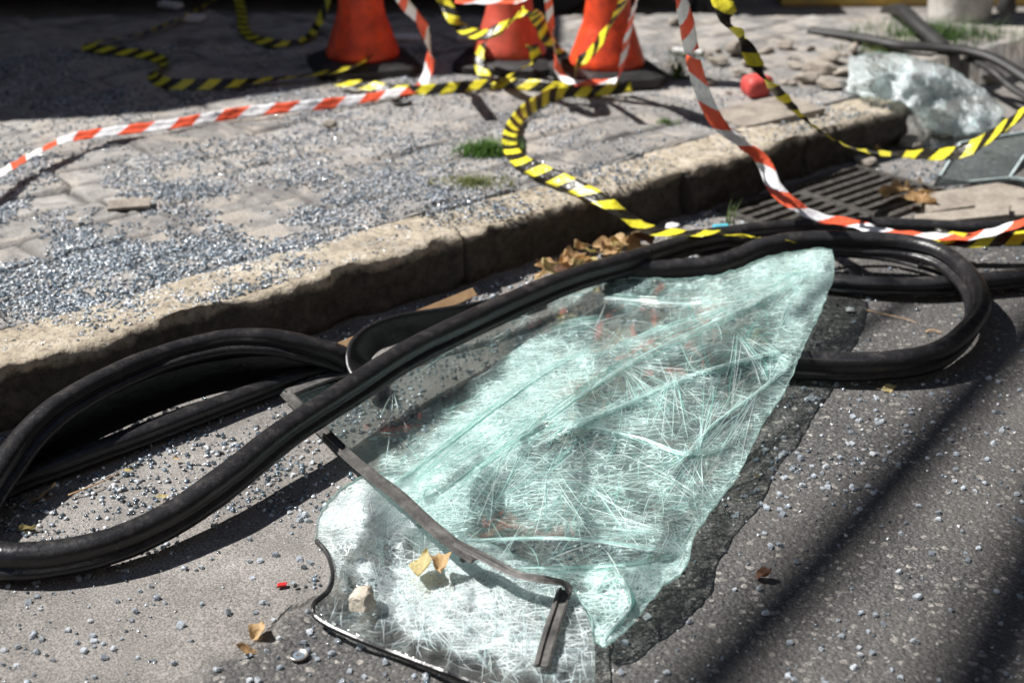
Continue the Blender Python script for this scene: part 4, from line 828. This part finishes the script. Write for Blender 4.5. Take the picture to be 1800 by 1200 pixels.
def b_d(X, Y): return np.clip(idw(X, Y, [(1540, 115, .35), (1500, 150, .95), (1590, 150, 1.), (1640, 140, .9), (1660, 185, .45), (1690, 200, .4), (1740, 200, .8), (1620, 200, .9), (1700, 160, .8), (1680, 230, .9)], 3.)+.3*fbm(X/20, Y/15, 3, 252)-.12, .15, 1)
H = empty('crushed_windscreen', P(1630, 170), 'pale heap of crushed glass sheet draped over the end of the kerb', 'broken windscreen')
sheet('glass_sheet', B_OUT, b_z, b_d, lambda X, Y: X*0, MAT['glassw'], H, step=6, jitter=3.2)
lines = []
for _ in range(700):
    x = random.uniform(1485, 1770); y = random.uniform(92, 236); q = arc(x, y, R(random.gauss(20, 60)), random.uniform(10, 40), random.gauss(0, .8), 4); qa = np.array(q)
    if inside(qa[:, 0], qa[:, 1], B_OUT).all(): lines.append((q, random.uniform(.0008, .002)))
tag(threads('crack_lines', lines, b_z, H, .003, 'threadw'), kind='stuff')
def pane(outl, z, label, mat, edge):
    T = empty('tinted_sheet', P(*outl[0], 0), label, 'tinted sheet'); bm = bmesh.new()
    vs = [bm.verts.new(P(x, y, z_)) for (x, y), z_ in zip(outl, z)]; f = bm.faces.new(vs); r = bmesh.ops.extrude_face_region(bm, geom=[f]); bmesh.ops.translate(bm, vec=(0, 0, .006), verts=[e for e in r['geom'] if isinstance(e, bmesh.types.BMVert)])
    bmesh.ops.recalc_face_normals(bm, faces=bm.faces[:]); obj_bm('pane', bm, mat, T)
    p = np.array([tuple(P(x, y, z_+.003)) for (x, y), z_ in zip(outl, z)]); p = np.vstack([p, p[:1]])
    bm = bmesh.new()
    for a, b in zip(p[:-1], p[1:]):
        a = Vector(a); b = Vector(b); d = b-a; m_ = Matrix.Translation((a+b)/2) @ d.to_track_quat('X', 'Z').to_matrix().to_4x4()
        bmesh.ops.create_cube(bm, size=1, matrix=m_ @ Matrix.Diagonal((d.length, .007, .009, 1)))
    obj_bm('pane_edge', bm, edge, T)
m_, n_, surf_ = M('dark_pane'); gp = surf_(n_('MixShader', {0: .45, 1: n_('BsdfTransparent', {0: (.8, .86, .85)}), 2: n_('BsdfPrincipled', {'Base Color': (.14, .15, .15), 'Roughness': .12})}))
ed = m_plain('ground_glass_edge', (.55, .66, .66), .3)
pane([(1643, 326), (1688, 252), (1850, 225), (1870, 300), (1790, 312)], [.03, .12, .16, .08, .04], 'dark tinted intact pane with white edges propped on rubble', gp, ed)
pane([(1775, 312), (1800, 275), (1880, 250), (1900, 330)], [.05, .1, .12, .05], 'small greenish pane tucked behind the dark pane at the frame edge', MAT['metal'], ed)

# ------------------------------------------------------------------ hoses, pole, post
def hose(pts, r, label):
    p = catmull([tuple(P(*q)) for q in pts], 12); pr = [(r*math.cos(a), r*.7*math.sin(a)) for a in np.linspace(0, 2*math.pi, 12, endpoint=False)]
    return tag(rebase(link('rubber_hose', sweep('rubber_hose', p, pr, np.zeros(len(p))), MAT['black'], smooth=True)), label, 'rubber hose', 'black rubbers behind the far glass')
hose([(1425, 55, .16), (1480, 62, .17), (1540, 72, .18), (1580, 80, .18), (1640, 84, .18), (1700, 90, .18), (1750, 105, .17), (1800, 135, .14), (1850, 170, .1)], .028, 'long black rubber strip arching behind the distant crushed glass')
hose([(1560, 20, .1), (1585, 18, .22), (1610, 40, .22), (1635, 62, .2), (1660, 85, .18)], .035, 'thick bent black rubber piece leaning before the yellow kerb')
hose([(1700, 100, .14), (1745, 125, .14), (1780, 155, .1), (1830, 185, .08)], .02, 'short black rubber strip beside the pale rubble at the frame edge')
bmp = P(1702, 50, .13); T = empty('utility_pole', bmp+Vector((0, .15, 0)), 'thick whitewashed pole rising from weeds at the upper right', 'pole')
lathe('pole_shaft', [(.13, -.02), (.14, .05), (.15, .15), (.16, .3), (.165, 1.), (.16, 2.5), (.15, 6.)], MAT['pole'], bmp+Vector((0, .15, 0)), 32, T, .02)
c = P(1766, 26, 0)
o = lathe('black_post', [(.04, 0), (.055, .02), (.04, .06), (.03, .3), (.03, .9), (.0005, .92)], MAT['black'], c+Vector((0.02, .05, 0)), 16); tag(rebase(o), 'dark post just right of the whitewashed pole', 'post')
c = P(1227, 22, 0)
o = lathe('black_post', [(.045, 0), (.05, .02), (.03, .05), (.022, .12), (.022, .9), (.0005, .91)], MAT['black'], c, 16); tag(rebase(o), 'thin black post with wide foot right of the parked van', 'post')

# ------------------------------------------------------------------ parked van at the top edge (only its underside shows)
c = Vector((-1.35, 8.0, 0)); V_ = empty('parked_van', c, 'dark parked van behind the cones, only its underside in view', 'van')
bm = bmesh.new(); outl = [(-2.4, .28), (2.3, .28), (2.4, .5), (2.35, 1.0), (1.75, 1.15), (1.25, 1.85), (1.1, 1.98), (-2.2, 2.0), (-2.38, 1.8)]
fr = [bm.verts.new((c.x+x, c.y-.85, z)) for x, z in outl]; f = bm.faces.new(fr); r = bmesh.ops.extrude_face_region(bm, geom=[f]); bmesh.ops.translate(bm, vec=(0, 1.7, 0), verts=[e for e in r['geom'] if isinstance(e, bmesh.types.BMVert)])
bmesh.ops.recalc_face_normals(bm, faces=bm.faces[:]); bmesh.ops.bevel(bm, geom=bm.edges[:], offset=.05, segments=3, affect='EDGES'); obj_bm('body', bm, MAT['van'], V_)
for wx in (-1.6, 1.5):
    for wy in (-.72, .72):
        bm = bmesh.new(); bmesh.ops.create_cone(bm, cap_ends=True, segments=36, radius1=.32, radius2=.32, depth=.2, matrix=Matrix.Translation((c.x+wx, c.y+wy, .32)) @ Matrix.Rotation(R(90), 4, 'X')); bmesh.ops.bevel(bm, geom=bm.edges[:], offset=.02, segments=2, affect='EDGES'); wh = obj_bm('wheel', bm, MAT['black'], V_)
for x0, x1 in ((-.6, .9), (-2.2, -.8)):
    bm = bmesh.new(); box_bm(bm, (c.x+(x0+x1)/2, c.y-.853, 1.5), x1-x0, .012, .55, 0, .004); obj_bm('window', bm, gp, V_)

# ------------------------------------------------------------------ what casts the shade: an added canopy shaped to the shade, and cables overhead, all unseen
HC = 3.0; off = SH*SL*(HC-.15)
shade = [(-9, 4.55), (-1.78, 4.80), (-1.45, 4.83), (-1.3, 4.9), (-1.12, 5.06), (-.65, 5.36), (.10, 5.62), (.14, 6.35), (.14, 9.6), (-9, 9.6)]
T = empty('shade_canopy', (-5.5, 10.6, 0), 'added wall and canopy shaped to cast the sidewalk shade, outside the frame', 'light blocker')
bm = bmesh.new(); fr = [bm.verts.new((x-off[0], y-off[1], HC)) for x, y in shade]; f = bm.faces.new(fr); r = bmesh.ops.extrude_face_region(bm, geom=[f]); bmesh.ops.translate(bm, vec=(0, 0, .12), verts=[e for e in r['geom'] if isinstance(e, bmesh.types.BMVert)]); bmesh.ops.recalc_face_normals(bm, faces=bm.faces[:]); obj_bm('canopy', bm, MAT['blocker_wall'], T)
bm = bmesh.new(); box_bm(bm, (-7, 10.5, 2.5), 10, .3, 5, 0, .01); obj_bm('blocker_wall', bm, MAT['blocker_wall'], T)
def cable(q0, q1, h, r, label, ext=1.):
    a = P(*q0, 0); b = P(*q1, 0); o_ = Vector((SH[0]*SL*h, SH[1]*SL*h, 0)); a -= o_; b -= o_; d = (b-a).normalized(); a -= d*ext; b += d*ext; a.z = b.z = h
    p = np.array([tuple(a.lerp(b, t)) for t in np.linspace(0, 1, 12)]); pr = [(r*math.cos(x), r*math.sin(x)) for x in np.linspace(0, 2*math.pi, 12, endpoint=False)]
    tag(rebase(link('overhead_cable', sweep('overhead_cable', p, pr, np.zeros(len(p))), MAT['wire'], smooth=True)), label, 'cable', 'overhead cable bundles')
cable((1700, 700), (1290, 1150), 9., .053, 'thick cable bundle overhead whose shadow crosses the asphalt', 6)
cable((1591, 527), (1450, 615), 5.5, .022, 'thin cable bundle overhead above the right loop', .02)
cable((1800, 1040), (1720, 1200), 10, .07, 'thick cable bundle overhead near the bottom right corner', 5)

def block(name, c, L_, D_, H_, rz, label, front):  # unseen blocks added to cut sky light and deepen the shade
    T = empty(name, c, label, 'light blocker'); m_ = Matrix.Rotation(rz, 4, 'Z')
    bm = bmesh.new(); box_bm(bm, (0, 0, H_/2), L_, D_, H_); bmesh.ops.transform(bm, matrix=Matrix.Translation(c) @ m_, verts=bm.verts[:]); obj_bm('blocker_wall', bm, MAT['blocker_dark'], T)
    for i in range(int(L_/3)):
        for j in range(int(H_/3)):
            bm = bmesh.new(); box_bm(bm, (-L_/2+1.6+i*3, front*(D_/2+.01), 1.8+j*3), 1.3, .06, 1.5, 0, .01); bmesh.ops.transform(bm, matrix=Matrix.Translation(c) @ m_, verts=bm.verts[:]); obj_bm('window', bm, MAT['van'], T)
MAT['blocker_dark'] = m_plain('dark_blocker_wall', (.09, .075, .065), .85, (.06, .05, .045), 2)  # kept dark so the added blocks bounce little light back
block('sky_blocker_street', kpt(3, 13), 44, 6, 24, rzk, 'added tall dark block cutting sky light across the street, behind the camera and outside the frame', 1)
block('sky_blocker_left', Vector((-12.5, -2, 0)), 20, 5, 8.5, R(90), 'added dark block cutting low sky light on the left, outside the frame', -1)
block('sky_blocker_rear', Vector((8, 13.5, 0)), 46, 5, 21, 0, 'added tall dark block cutting sky light behind the van and the far kerb, outside the frame', -1)
